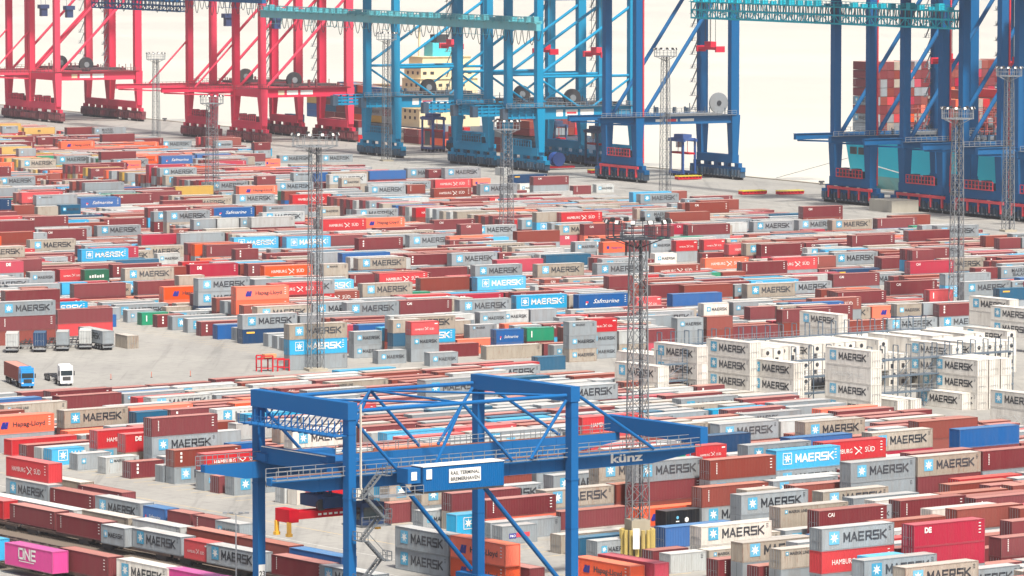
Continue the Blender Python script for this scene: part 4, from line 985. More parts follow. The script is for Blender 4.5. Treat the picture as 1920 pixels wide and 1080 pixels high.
# trolley with cab and rotating spreader
tx = 3.2; tly = MB(); tly.box(tx - 5, tx + 5.5, 2.2, 4.2, GT + .15, GT + 1.1); tly.box(tx - 5, tx + 5.5, Wd - 4.2, Wd - 2.2, GT + .15, GT + 1.1); tly.box(tx - 2.2, tx + 3.2, 4.2, Wd - 4.2, GT + .1, GT + .8); tly.box(tx - 3.5, tx + 4.5, 6, 13, GT - .6, GT + .3); trl = tly.build('trolley', BLU, rc)
cabm = mat('cab_blue', (14, 62, 110), .5, spec=.08, dirt=.35, var=.03)
sp = MB(); sx, sy = tx - 3, 8.6
sp.box(sx - .2, sx + 3.4, sy - 3.2, sy + 2.2, 14.6, 16.0); sp.bar((sx + 1, sy, 16), (sx + 1, sy, GT - .5), .8, .8)
for q in (-1.8, 1.8): sp.bar((sx + 1.6, sy + q, 16), (sx + 1.9, sy + q * .6, GT), .3, .3)
sp.disc((sx - .3, sy - 2.6, 15.0), .7, (0, 1, 0), DARK, 14, .4); sp.build('hoist_frame', cabm, rc)
dc = MB(); dc.box(tx + .9, tx + 4.3, 3.4, 6.4, 12.4, 15.1); dc.box(tx + 1.2, tx + 4, 3.34, 3.4, 13.1, 14.6, GLASS); dc.box(tx + .84, tx + .9, 3.7, 6.1, 13.1, 14.6, GLASS); dc.box(tx + .4, tx + 4.8, 2.6, 7, 12.2, 12.4, STEEL); dc.rail((tx + .4, 2.6, 12.4), (tx + 4.8, 2.6, 12.4), step=.9, m=STEEL); dc.bar((tx + 2.6, 5, 15.1), (tx + 2.6, 5, GT), .5, .5); dc.build('driver_cab', cabm, rc)
spred = mat('spreader_red', (196, 14, 38), .5, spec=.08, dirt=.12, var=.03)
s2 = MB(); s2.box(sx - 4.2, sx + 7.6, sy - 2.2, sy - 1.5, 13.4, 14.3); s2.box(sx - 4.2, sx + 7.6, sy - .6, sy + .1, 13.4, 14.3)
s2.box(sx - 5.0, sx - 3.6, sy - 2.6, sy + .5, 13.1, 14.7); s2.box(sx + 7.2, sx + 8.4, sy - 2.6, sy + .5, 13.1, 14.6)
so_ = s2.build('spreader', spred, rc)
m_ = MB(); 
for i in range(5): rect(m_, sx - .5 + i * .8, sx + .0 + i * .8, 13.7, 13.95, sy - 2.22, WHITE)
m_.build('marking', parent=so_)
for gx in (sx - 4.9, sx + 8.2):
    for gy in (sy - 2.4, sy + .3):
        a_ = MB(); a_.box(gx - .22, gx + .22, gy - .2, gy + .2, 11.8, 13.2); a_.box(gx - .32, gx + .32, gy - .3, gy + .3, 11.4, 11.8); a_.build('gripper', YEL, so_)

# ------------------------------------------------------------ ship-to-shore cranes on the quay
TEAL = mat('crane_teal', (0, 134, 176), .5, spec=.08, dirt=.05, var=.03, scale=.08); DBLU = mat('crane_deep_blue', (0, 90, 142), .5, spec=.08, dirt=.05, var=.03, scale=.08)
RED = mat('crane_red', (206, 44, 76), .5, spec=.08, dirt=.05, var=.04, scale=.08); MACH = mat('drive_machinery', (30, 70, 96), .55, dirt=.4, var=.1, scale=.6); MACHR = mat('drive_machinery_red', (112, 34, 48), .55, dirt=.4, var=.1, scale=.6)
CYAN = mat('boom_cyan', (10, 172, 190), .5, spec=.08, dirt=.05, var=.03, scale=.3)
def sts(xf, xn, yb, style, label, gauge=35.0):
    """xf, xn: pixel columns of the far and near landside legs; yb: pixel row of the near leg foot"""
    # near leg on the landside rail a = 767
    def bat(x):
        lo, hi = 300, 2600
        for _ in range(50):
            m = (lo + hi) / 2
            if pj(at(767, m, 0, 'F'))[0] > x: lo = m
            else: hi = m
        return m
    b0, b1 = bat(xn), bat(xf); Sy = b1 - b0
    C_ = {'T': TEAL, 'B': DBLU, 'R': RED}[style]; MC = MACHR if style == 'R' else MACH
    t = thing('quay_crane', label, 'quay crane', at(767, b0, 0, 'F'), TH['F'], 'ship-to-shore cranes along the quay')
    P0, P1 = {'T': (17.2, 21.2), 'B': (18.0, 20.6), 'R': (16.8, 20.2)}[style]; TOPZ = 62
    lw_ = 2.3
    for x in (0, gauge):
        for y in (0, Sy):
            l = MB(); l.taper((x, y, P1 - .2), (x, y, TOPZ), lw_ * (1.25 if x else 1), lw_, lw_ * (1.25 if x else 1), lw_)
            yi = 1 if y == 0 else -1
            l.taper((x, y - yi * (1.2 if style != 'B' else 0), 6.5), (x, y, P1 - .1), 2.0, 2.0 if style != 'B' else 2.6, 3.0, 3.6)
            lo_ = l.build('leg', C_, t)
            if style == 'B' and y == 0 and x == 0:
                m_ = MB(); m_.bar((1.35, y - 1.3, 6), (1.35, y - 1.3, TOPZ), .5, .4); m_.build('power_duct', REDM, lo_)
        sb = MB(); sb.box(x - 1.2, x + 1.2, -1.5, Sy + 1.5, 5.2, 7.8); sb.build('sill_beam', C_, t)
        for y in (-3.2, 3.6) + ((Sy * .5,) if Sy > 17 else ()) + (Sy - 3.6, Sy + 3.2):
            bg_ = MB(); bg_.box(x - .9, x + .9, y - 3.0, y + 3.0, 2.6, 4.0, C_ if style != 'R' else None); bg_.box(x - .7, x + .7, y - 1.2, y + 1.2, 4.0, 5.3, C_)
            for q in (-1.9, 0, 1.9): bg_.box(x - .95, x + .95, y + q - .85, y + q + .85, .8, 2.6); bg_.box(x - 1.5, x - .95, y + q - .5, y + q + .2, 1.4, 3.2); bg_.disc((x, y + q - .42, .5), .48, (1, 0, 0), RUBBER, 12, .5); bg_.disc((x, y + q + .42, .5), .48, (1, 0, 0), RUBBER, 12, .5); bg_.box(x - 1.3, x - .8, y + q - .3, y + q + .3, 1.0, 2.2, STEEL if style == 'B' else None)
            bg_.build('bogie', MC, t)
        if x == 0:
            hz_ = MB(); cm = REDM if style == 'B' else C_
            for i in range(4): hz_.box(-1.0, 1.0, Sy * .16 + i * Sy * .17, Sy * .16 + i * Sy * .17 + Sy * .12, 7.9, 9.8 + (i % 2) * .7, MC)
            hz_.rail((-1.5, Sy * .12, 7.85), (-1.5, Sy * .85, 7.85), 2.4, 1.6, cm, .2); hz_.box(-1.6, -1.2, Sy * .12, Sy * .85, 7.8, 8.1, cm)
            if style == 'B': hz_.box(-1.7, -1.2, -3, Sy + 2, 4.2, 5.0, cm); [hz_.box(-1.75, -1.2, -2 + i * (Sy + 3) / 4, -1.5 + i * (Sy + 3) / 4, 1.6, 4.2, cm) for i in range(5)]
            hz_.build('drive_cabinets', MC, t)
    # portal beams
    for y in (0, Sy):
        pb = MB(); pb.box(1.0, gauge - 1.0, y - .9, y + .9, P0, P1); po = pb.build('portal_beam', C_, t)
        if y == 0:
            sgm = MB(); xs_ = ((6, 8.5), (9.5, 14), (15, 20))
            for i, (a, b_) in enumerate(xs_): rect(sgm, a, b_, P0 + .9, P1 - .9, y - .93, WHITE if style != 'R' or i else mat('sign_cream', (226, 200, 160), .6))
            rect(sgm, 9.9, 13.5, P0 + 1.7, P1 - 1.7, y - .96, REDM); sgm.build('sign_panel', parent=po)
    for x in (0, gauge):
        vb = MB(); vb.box(x - 1.0, x + 1.0, 1.0, Sy - 1.0, P0 + .05, P1 - .05); vb.build('cross_beam', C_, t)
    # landward cantilever
    ext = {'T': 13, 'B': 14, 'R': 30}[style]
    for y in (0, Sy) if style != 'R' else (Sy,):
        e = MB()
        if style == 'T':
            for i in range(3): e.bar((-ext, y, P0 + .7 + i * 1.15), (-1.2, y, P0 + .7 + i * 1.15), .8, .75)
            for i in range(5): e.box(-ext + i * 2.6, -ext + .4 + i * 2.6, y - .7, y + .7, P0 + .2, P1 - .2)
            e.box(-ext - .8, -ext + 1.2, y - 1.1, y + 1.1, P0 + .1, P1 - .3, MC)
        else: e.box(-ext, -1.2, y - .6, y + .6, P1 - 1.8, P1 - .2); e.bar((-ext + 1, y, P1 - 2), (-1.2, y, P0), .5, .5)
        e.box(-ext, -1, y - .9, y + .9, P1 - .15, P1); e.build('cantilever', C_, t)
    wl = MB(); wl.box(-ext, gauge, -2.1, -1.0, P1, P1 + .1); wl.rail((-ext, -2.1, P1 + .1), (gauge, -2.1, P1 + .1), 1.3, 1.7, None, .12); wl.rail((1, Sy + 1.5, P1 + .1), (gauge, Sy + 1.5, P1 + .1), 1.3, 1.7, None, .12); wl.build('walkway', STEEL if style != 'R' else mat('walkway_red', (120, 60, 66), .6, dirt=.3), t)
    cr2 = MB()   # cable reel
    if style == 'B':
        if 'first' in label or 'single' in label: cr2.disc((gauge - 5.5, 0, P1 + 3.8), 3.3, (0, 1, 0), None, 28, .7); cr2.disc((gauge - 5.5, 0, P1 + 3.8), .8, (0, 1, 0), DARK, 14, 1.1)
        cr2.box(gauge * .3, gauge * .85, -1.8, 1.4, P1 + .1, P1 + .8)
    else:
        cr2.disc((gauge * .52, Sy * .5, P1 + 2.3), 3.0, (0, 1, 0), None, 24, 1.2); cr2.disc((gauge * .52, Sy * .5 - .7, P1 + 2.3), 1.1, (0, 1, 0), STEEL, 14, .3); cr2.box(gauge * .3, gauge * .95, Sy * .3, Sy * .7, P1 + .1, P1 + 1.0)
    cr2.build('cable_reel', mat('reel_grey', (150, 156, 160), .5, .2, dirt=.3) if style == 'B' else DARK, t)
    # bracing in the plane across the quay
    for y in (0, Sy):
        d_ = MB(); r_ = .95
        if style == 'T':
            d_.bar((1, y, 31), (gauge - 1, y, 31), r_, r_, n=10); d_.bar((1, y, 32.2), (gauge - 1, y, 53.5), r_ * 1.05, r_ * 1.05, n=10)
            d_.bar((1, y, 30), (gauge * .42, y, P1), .75, .75, n=10); d_.bar((gauge - 1, y, 30), (gauge * .58, y, P1), .75, .75, n=10); d_.bar((1, y, 56.5), (gauge - 1, y, 56.5), r_ * 1.3, r_ * 1.3, n=10)
        elif style == 'R': d_.bar((1.5, y, P1), (gauge - 1, y, 53), 1.05, 1.05, n=10); d_.bar((-ext * .55, y, P1), (1, y, 38), .7, .7, n=8) if y else None
        else: d_.bar((2, y, P1), (gauge - 1, y, 66), 1.25, 1.25, n=10)
        d_.build('brace', C_, t)
    de = MB(); rs = random.Random(int(xn))
    for i in range(16):
        x_ = rs.uniform(1, gauge - 2); y_ = rs.choice((-.5, .3, Sy - .4, Sy + .4)); k_ = rs.random()
        if k_ < .5: de.box(x_, x_ + rs.uniform(.3, .9), y_ - .4, y_ + .4, P1, P1 + rs.uniform(.8, 2.0))
        else: de.bar((x_, y_, P1), (x_, y_, P1 + rs.uniform(1.8, 3.2)), .22, .22)
    de.box(.8, gauge - .8, -.6, .6, P1 - .02, P1 + .12); de.build('deck_equipment', MC, t)
    # ladder tower on the waterside leg
    la = MB()
    for i in range(9):
        z0 = P1 + 1 + i * 4.4; la.bar((gauge - 3.6, Sy + .6, z0), (gauge - 1.6, Sy + .6, z0 + 4.2), .1, .4); la.box(gauge - 4.2, gauge - 1.2, Sy + .1, Sy + 1.1, z0 - .08, z0); la.rail((gauge - 4.2, Sy + .1, z0), (gauge - 1.3, Sy + .1, z0), 1.1, 1.4)
    la.build('ladder', mat('ladder_grey', (120, 128, 134), .6, dirt=.2), t)
    # main girder, boom, house
    mg = MB(); bt = TOPZ - .2
    for y in (Sy * .3, Sy * .7): mg.box(-16, gauge + 58, y - .8, y + .8, bt, bt + 3.2)
    mg.build('boom_girder', C_, t)
    tb_ = MB()
    for x in (0, gauge): tb_.box(x - 1.1, x + 1.1, -1.2, Sy + 1.2, bt - .1, bt + 2.4)
    tb_.build('top_beam', C_, t)
    mhs = MB(); mhs.box(-14, 2, Sy * .22, Sy * .78, bt + 3.3, bt + 8); mhs.build('machinery_house', WHITE if style != 'R' else C_, t)
    # trolley cab and spreader
    tx_ = gauge * {'T': .78, 'B': .92, 'R': .3}[style]; ym = Sy * .5
    cbn = MB(); cbn.box(tx_ - 1.6, tx_ + 1.6, ym - 3.2, ym - .8, bt - 4, bt - 1.2); cbn.box(tx_ - 1.62, tx_ - 1.6, ym - 3, ym - 1, bt - 3.4, bt - 1.8, GLASS); cbn.box(tx_ - 2.8, tx_ + 2.8, ym - 3.6, ym + 3.6, bt - 1.2, bt - .3)
    if style == 'R': cbn.box(tx_ - 1.3, tx_ + 1.3, ym - 2.4, ym, 41.5, 45); cbn.box(tx_ - 1.9, tx_ + 1.9, ym - 2.8, ym + .6, 44.6, 46.2); [cbn.bar((tx_ + s, ym - 1, 45), (tx_ + s, ym - 1, bt), .1, .1) for s in (-1, 1)]
    cbn.build('operator_cab', mat('cab_dark_blue', (18, 52, 104), .5, dirt=.2), t)
    if style != 'R':
        sp_ = MB(); zz = 37.5 if style == 'T' else 41
        sp_.box(tx_ - 1.3, tx_ + 1.3, ym - 5.8, ym + 5.8, zz, zz + .9); sp_.box(tx_ - 1.6, tx_ + 1.6, ym - 6.4, ym - 5.6, zz - .7, zz + 1.2); sp_.box(tx_ - 1.6, tx_ + 1.6, ym + 5.6, ym + 6.4, zz - .7, zz + 1.2); sp_.box(tx_ - 1, tx_ + 1, ym - 2, ym + 2, zz + .9, zz + 2.6)
        for sx_ in (-1, 1):
            for sy_ in (-1.5, 1.5): sp_.bar((tx_ + sx_, ym + sy_, zz + 2.6), (tx_ + sx_, ym + sy_, bt - 1), .12, .12, DARK)
        sp_.build('spreader', mat('spreader_pinkred', (216, 34, 66), .5, spec=.08, dirt=.15), t)
sts(18, 54, 216, 'R', 'leftmost red quay crane, half cut by the left edge')
sts(60, 107, 221, 'R', 'second red quay crane from the left')
sts(356, 400, 256, 'R', 'third red quay crane, behind the lattice mast with the round platform')
sts(443, 492, 266, 'R', 'fourth red quay crane, right one before the open gap')
sts(689, 742, 292, 'T', 'leftmost teal quay crane with cross braces')
sts(860, 916, 311, 'T', 'middle teal quay crane with cross braces')
sts(953, 1010, 322, 'T', 'rightmost teal quay crane with cross braces')
sts(1138, 1195, 342, 'B', 'single deep blue quay crane with a big grey cable reel')
sts(1566, 1632, 388, 'B', 'leftmost deep blue quay crane of the right-hand group')
sts(1696, 1768, 400, 'B', 'second deep blue quay crane of the right-hand group')
sts(1806, 1878, 412, 'B', 'third deep blue quay crane of the right-hand group')
sts(1910, 1984, 425, 'B', 'rightmost deep blue quay crane, cut by the right edge')

# long overhead girders with hanging cable loops that cross the top of the view along the quay
def overhead(x0, x1, a, ztop, hgt, m, label, name, lattice=False, loops=True):
    def bat(x):
        lo, hi = 300, 2600
        for _ in range(50):
            q = (lo + hi) / 2
            if pj(at(a, q, ztop, 'F'))[0] > x: lo = q
            else: hi = q
        return q
    b0, b1 = bat(x1), bat(x0); L = b1 - b0
    t = thing(name, label, 'girder', at(a, b0, 0, 'F'), TH['F'], 'overhead girders above the quay')
    g = MB(); z0 = ztop - hgt
    if lattice:
        for x in (0, 3):
            for z in (z0, ztop - hgt * .5, ztop): g.bar((x, 0, z), (x, L, z), .5 if z != ztop else .4, .5)
        n = int(L / 3.2)
        for i in range(n + 1):
            y = i * L / n
            for x in (0, 3): g.bar((x, y, z0), (x, y, ztop), .28, .28)
            g.bar((0, y, z0), (3, y, z0), .2, .2)
            if i < n: g.bar((0, y, z0 if i % 2 else ztop - hgt * .5), (0, y + L / n, ztop - hgt * .5 if i % 2 else z0), .2, .2)
        g.box(0, 3, 0, L, z0 - .12, z0)
    else:
        g.box(-.8, .8, 0, L, z0, ztop); n = int(L / 6)
        for i in range(n): g.box(-1.3, 1.3, i * L / n, i * L / n + .5, ztop - .4, ztop + .6)
    go = g.build('girder', m, t)
    r = MB(); zr = ztop + (.1 if not lattice else 0)
    for x in (-1.6, 1.6) if not lattice else (-.3,): r.rail((x, 0, zr), (x, L, zr), 1.6, 2.2, None, .16)
    if not lattice: r.box(-1.7, -.9, 0, L, zr - .15, zr - .02)
    r.build('handrail', m, t)
    mc = MB(); k = int(L / 5); mc.box(-.95, .95, 0, L, zr, zr + .12)
    for i in range(k): 
        y = (i + .3) * L / k; s = random.uniform(.5, 1.3); mc.box(-.9, .9, y, y + s * 1.6, zr + .1, zr + .1 + s * 1.5)
        if not lattice and random.random() < .5: mc.bar((-1.2, y, z0 - 2), (-1.2, y, z0), .18, .18); mc.bar((-1.2, y, z0 - 2), (-1.2, y + L / k, z0 - 2), .14, .14)
    mc.build('cable_carriers', m, t)
    if loops:
        c = MB(); n = int(L / (4.5 if not lattice else 2.6))
        for i in range(n):
            y0, y1 = i * L / n, (i + .86) * L / n; dp = random.uniform(2.2, 5.5) if not lattice else random.uniform(2, hgt * .95); pts = []
            for j in range(9):
                u = j / 8; pts.append((1.0 if not lattice else 1.5, y0 + (y1 - y0) * u, (z0 if not lattice else ztop - .3) - dp * (1 - (2 * u - 1) ** 2)))
            for p, q in zip(pts, pts[1:]): c.bar(p, q, .16, .16)
        c.build('cable_loops', DARK, t)
PALE = mat('girder_pale_teal', (84, 172, 182), .4, dirt=.25, var=.03, scale=.25)
overhead(492, 1010, 764, 48.8, 2.6, PALE, 'pale teal overhead girder with hanging cable loops above the teal cranes', 'overhead_girder')
overhead(1296, 1790, 764, 57.5, 4.9, CYAN, 'bright cyan lattice gangway full of looped hoses at the top right', 'overhead_gangway', True)
overhead(170, 495, 764, 53.6, 2.4, DBLU, 'blue overhead girder above the gap between the red cranes', 'overhead_girder', False)
overhead(172, 338, 768, 50.2, 3.6, DBLU, 'blue caged gangway hanging below the top left girder', 'overhead_gangway', True, False)
# ------------------------------------------------------------ ships
HULL = mat('hull_cyan', (0, 190, 216), .5, spec=.1, dirt=.05, var=.02, scale=.06); HULLD = mat('hull_lower', (60, 140, 150), .5, dirt=.4, var=.02, scale=.08); DECKR = mat('lashing_bridge_red', (150, 62, 60), .6, dirt=.4, scale=.3)
CREAM = mat('deckhouse_cream', (230, 214, 170), .5, dirt=.15, var=.02, scale=.1)
def bfor(x, a, z=0):
    lo, hi = 300, 2600
    for _ in range(50):
        m = (lo + hi) / 2
        if pj(at(a, m, z, 'F'))[0] > x: lo = m
        else: hi = m
    return m
SA = 822; bS = bfor(1585, SA, 14); bE = bfor(2150, SA, 14); LS = bS - bE
t = thing('container_ship', 'huge container ship with cyan hull moored behind the right blue cranes', 'ship', at(SA, bE, 0, 'F'), TH['F'])
h = MB(); n = 14; k0 = 0; secs = []
for i in range(n + 1):
    y = LS * i / n; f = max(0, (y - LS * .78) / (LS * .22)); inset = 5 * f ** 1.6
    secs.append([(inset * 1.0 + 2.5 + 5 * f, y, -4), (inset * .3 + .6, y, 3), (0, y, 13.6), (56, y, 13.6), (56, y, 3), (54, y, -4)])
for s_ in secs: h.v += s_
for i in range(n):
    for j in range(5):
        h.face((i * 6 + j, i * 6 + j + 1, (i + 1) * 6 + j + 1, (i + 1) * 6 + j), h.mi(HULL if j in (1, 2, 3) else HULLD))
h.face(tuple(range(6)), h.mi(HULL)); h.face(tuple(reversed(range(n * 6, n * 6 + 6))), h.mi(HULL))
h.build('hull', HULL, t)
wn = MB()
for y, w_ in ((LS - 6.5, 2.4), (LS - 10.5, 1.8), (LS - 14.2, 2.4), (LS - 19, 1.0)): wn.box(-.08, .2, y, y + w_ * 1.5, 9.4, 11.6)
wn.build('mooring_opening', DARK, t)
rp = MB(); rp.bar((-.3, LS - 2, 8), (-9.5, LS + 26, .6), .16, .16, STEEL); rp.bar((-.2, LS - 16, 6.5), (-.2, LS - 62, 1.5), .25, .25, WHITE); rp.build('mooring_line', STEEL, t)
BAYS = [(LS - 14.5, 9, 23)]
lb = MB()
for i in range(1, 8):
    y = LS - 16.5 - i * 14.4
    for zz in (14, 16.6, 19.2, 21.8, 24.4): lb.box(1, 55, y - .5, y + .5, zz, zz + .22)
    for x in range(1, 56, 3): lb.bar((x, y, 13.6), (x, y, 25.5), .35, .35)
lb.build('lashing_bridge', DECKR, t)
dk = MB(); dk.box(.5, 55.5, 0, LS - 1, 13.6, 13.8); dk.build('deck', mat('deck_brown', (120, 62, 58), .7, dirt=.4), t)
random.seed(5)
def shipbox(code, a, b, z): stuffbox(code, a, b, z, 'F', True, 'v')
pick = lambda s: random.choice(s.split())
by = bE + LS - 14.6
for tier in range(9):
    for c_ in range(22):
        if tier == 8 and 0 < c_ and random.random() < .12: continue
        code = pick('mr_4 mr_4 gr_4 br_4 br_4 mr_4 mr_4 gr_4 br_4 mr_4 bg_4 mr_4 mr_4 cr_4 br_4 mr_4 rd_4 or_4 gr_4')
        if c_ == 0: code = ('grM4', 'mr_4', 'mr_4', 'grM4', 'mr_4', 'mr_4', 'grM4', 'mr_4', 'mr_4')[8 - tier] if tier < 9 else code
        if c_ == 0: code = {0: 'wh_4', 1: 'gr_4', 2: 'grM4', 3: 'mr_4', 4: 'grM4', 5: 'mr_4', 6: 'mrP4', 7: 'grM4', 8: 'mr_4'}[tier] if tier != 7 else 'mr_4'
        shipbox(code, SA + 1.2 + c_ * 2.5, by, 14 + tier * 2.72)
for bay, hh in ((2, 5), (3, 3), (4, 2), (5, 3), (6, 1)):
    for c_ in range(22):
        for tier in range(max(0, hh + random.choice((-1, 0, 0, 1)) if c_ > 3 else 1)):
            shipbox(pick('mr_4 rd_4 gr_4 br_4 or_4 mr_4 bg_4'), SA + 1.2 + c_ * 2.5, bE + LS - 14.6 - bay * 14.4 + 1.4, 14 + tier * 2.72)
# feeder ship behind the teal cranes
FA = 824; f0, f1 = bfor(1020, FA, 4), bfor(560, FA, 4); LF = f1 - f0
t = thing('feeder_ship', 'cream and dark feeder ship with high deckhouse behind the teal cranes', 'ship', at(FA, f0, 0, 'F'), TH['F'])
h = MB()
secs = []
for i in range(11):
    y = LF * i / 10; f = max(0, (i - 8) / 2); g_ = max(0, (2 - i) / 2); q = 11 * f ** 1.5 + 4 * g_
    secs.append([(q + 1, y, -4), (q, y, 5.2), (28 - q, y, 5.2), (27 - q, y, -4)])
for s_ in secs: h.v += s_
for i in range(10):
    for j in range(3): h.face((i * 4 + j, i * 4 + j + 1, i * 4 + 5 + j, i * 4 + 4 + j), -1)
h.face((0, 1, 2, 3), -1); h.face((43, 42, 41, 40), -1); h.build('hull', mat('hull_dark', (40, 62, 84), .5, dirt=.3), t)
y0 = bfor(782, FA, 20) - f0; y1 = y0 + 16
dh = MB()
for i, (z0, z1, i0) in enumerate(((5.2, 12, 0), (12, 23, .6), (23, 28, 1.2), (28, 31, 2.5))): dh.box(1 + i0, 26 - i0, y0 + i0, y1 - i0, z0, z1 - .1); dh.box(1 + i0 - .5, 26 - i0 + .5, y0 + i0 - .5, y1 - i0 + .5, z1 - .1, z1)
do = dh.build('deckhouse', CREAM, t)
ww = MB()
for z in (8, 10.4, 14, 17, 20, 24.5):
    for i in range(7):
        e_ = (0 if z < 12 else .6 if z < 23 else 1.2)
        if random.random() < .55: x_ = 3 + i * 3.1; ww.box(x_, x_ + 1.5, y0 + e_ - .08, y0 + e_ + .1, z, z + 1.1)
        if i < 3: ww.box(.92 + e_, 1.1 + e_, y0 + 3 + i * 4, y0 + 4.4 + i * 4, z, z + 1.1)
ww.build('window', DARK, do)
fn = MB(); fn.box(9, 18, y0 + 5, y0 + 12, 31, 36, mat('funnel_cyan', (60, 190, 206), .4)); fn.box(11, 16, y0 + 6, y0 + 11, 36, 39, DARK); fn.build('funnel', None, t)
ms = MB(); ms.bar((6, y1 - 6, 30), (6, y1 - 6, 44), .6, .6); ms.bar((6, y1 - 10, 43), (6, y1 - 2, 43), .4, .4); ms.bar((20, y0 + 8, 30), (20, y0 + 8, 41), .4, .4); ms.build('radar_mast', CREAM, t)
for (xa, xb, hh, cc) in ((575, 750, 5, 'mr_4 mrP4 gr_4 tb_4 mr_4 or_4 bl_4 grM4 my_4'), (908, 1000, 4, 'mr_4 rd_4 gr_4 br_4')):
    b_a, b_b = bfor(xb, FA + 3, 6), bfor(xa, FA + 3, 6); n = max(1, int((b_b - b_a) / 12.9))
    for i in range(n):
        for c_ in range(8):
            for z in range(max(1, hh + random.choice((-2, -1, 0, 0)))): shipbox(pick(cc), FA + 1.5 + c_ * 2.6, b_a + i * 12.9, 5.6 + z * 2.62)
# boxes standing on the apron under the teal cranes
for x, y, n, cs in ((640, 262, 3, 'mr_4 mr_4 tb_4'), (672, 266, 3, 'mr_4 gr_4 rd_4'), (770, 268, 2, 'whM4 whM4'), (785, 270, 2, 'mrP4 mr_4'), (835, 274, 3, 'grM4 mr_4 or_4'), (870, 280, 3, 'rd_4 mr_4 or_4'), (945, 286, 3, 'gr_4 mr_4 mr_4'), (505, 248, 2, 'whM4 whM4'), (560, 254, 3, 'tb_4 mr_4 gr_4'), (945, 330, 1, 'wg_2'), (1010, 300, 1, 'mr_4')):
    a, b = uvw(gp(x, y), 'F')
    for i, c_ in enumerate(cs.split()[:n]): shipbox(c_, a, b, (n - 1 - i) * 2.62)
def stackobj():
    me = stack.mesh('container_field')
    at_ = me.attributes.new('tone', 'FLOAT', 'FACE'); at_.data.foreach_set('value', stack.t)
    o = obj('container_field', me); tag(o, 'thousands of stacked containers in many colours filling the far yard in long rows', 'container stacks', None, 'stuff')
stackobj(); finish_labels()

# ------------------------------------------------------------ lorries, trailers, carriers and small things
def wheel(t, x, y, r=.52, w=.32, par='wheel'):
    m = MB(); m.disc((x, y, r), r, (0, 1, 0), n=18, t=w); o = m.build('wheel', RUBBER, t); k = MB(); k.disc((x, y, r), r * .5, (0, 1, 0), n=12, t=w + .04); k.build('rim', STEEL, o)
def lorry(x, y, cabcol, label, load=None):
    g0 = gp(x, y); t = thing('container_lorry', label, 'lorry', g0, TH['F'] + math.pi + R(40))
    t.rotation_euler = (0, 0, R(-72))
    c = MB(); X0 = 0
    c.box(-2.1, 0, -1.22, 1.22, .95, 3.0); c.box(-2.1, -.25, -1.2, 1.2, 3.0, 3.75); k = len(c.v)
    c.box(-.28, -.02, -1.15, 1.15, 3.0, 3.35); c.box(-.05, .08, -1.2, 1.2, .5, 1.0); c.box(-2.2, -1.9, -1.1, 1.1, 3.4, 3.95); co = c.build('cab', cabcol, t)
    w = MB(); w.box(0, .03, -1.08, 1.08, 1.95, 2.85); w.box(-1.2, -.35, -1.24, -1.22, 1.95, 2.8); w.box(-1.2, -.35, 1.22, 1.24, 1.95, 2.8); w.build('windscreen', GLASS, co)
    gr_ = MB(); gr_.box(.02, .1, -.75, .75, 1.05, 1.75); gr_.build('grille', DARK, co)
    for s in (-1, 1):
        hl = MB(); hl.box(.05, .12, s * .95 - .16, s * .95 + .16, .95, 1.15); hl.build('headlight', WHITE, co); mr = MB(); mr.box(-.1, .05, s * 1.42 - .1, s * 1.42 + .1, 1.95, 2.75); mr.build('mirror', DARK, co)
    ch = MB()
    for s in (-.45, .45): ch.box(-13.6, -.4, s - .1, s + .1, .85, 1.15)
    for q in (-13.4, -10.5, -7.5, -4.6): ch.box(q, q + .3, -1.15, 1.15, .95, 1.2)
    ch.box(-5.8, -4.4, -1.15, -.6, .45, .95); ch.box(-13.6, -13.4, -1.2, 1.2, .6, 1.1); ch.build('chassis', DARK, t)
    for q in (-1.2, -4.2, -10.2, -11.5, -12.8):
        for s in (-1.03, 1.03): wheel(t, q, s)
    if load:
        c0 = g0 + Matrix.Rotation(R(-72), 4, 'Z') @ Vector((-2.6 - 12.19 / 2 + (0), 0, 0)); c0.z = 1.2
        container(load, c0, R(-72), 'maroon container with salmon roof riding on the blue lorry', group='containers on lorries and trailers')
lorry(52, 729, mat('lorry_blue', (30, 140, 210), .3, dirt=.08, var=.02), 'blue-cabbed lorry carrying a maroon container on the open ground', 'br_4')
lorry(125, 724, mat('lorry_white', (226, 228, 228), .3, dirt=.08, var=.02), 'white-cabbed lorry with an empty skeleton trailer on the open ground')
# parked skeletal trailers with short boxes, backs to the road
def trailer(x, y, code, label, clabel, rz=R(-87)):
    g0 = gp(x, y); t = thing('trailer', label, 'trailer', g0, rz, 'parked container trailers')
    ch = MB()
    for s in (-.45, .45): ch.box(-12.2, 0, s - .1, s + .1, .95, 1.2)
    for q in (-12, -6, -.3): ch.box(q, q + .3, -1.15, 1.15, 1.0, 1.22)
    ch.box(0, .12, -1.2, 1.2, .55, .85, STEEL); ch.build('chassis', DARK, t)
    for q in (-1.2, -2.5, -3.8):
        for s in (-1.03, 1.03): wheel(t, q, s)
    if code:
        c0 = g0 + Matrix.Rotation(rz, 4, 'Z') @ Vector((-CL[code[3]] / 2, 0, 0)); c0.z = 1.25; container(code, c0, rz, clabel, turned=True, group='containers on lorries and trailers')
trailer(22, 662, 'wg_2', 'skeletal trailer under the leftmost grey box', 'short pale grey box on the leftmost trailer'); trailer(48, 655, None, 'empty dark skeletal trailer left of the navy box', '')
trailer(74, 661, 'nv_2', 'skeletal trailer under the navy box', 'short navy box with small white mark on a trailer'); trailer(95, 654, None, 'empty dark skeletal trailer right of the navy box', '')
trailer(117, 659, 'gr_2', 'skeletal trailer under the middle grey box', 'short grey box on the trailer right of the navy one'); trailer(138, 652, None, 'empty dark skeletal trailer between two grey boxes', '')
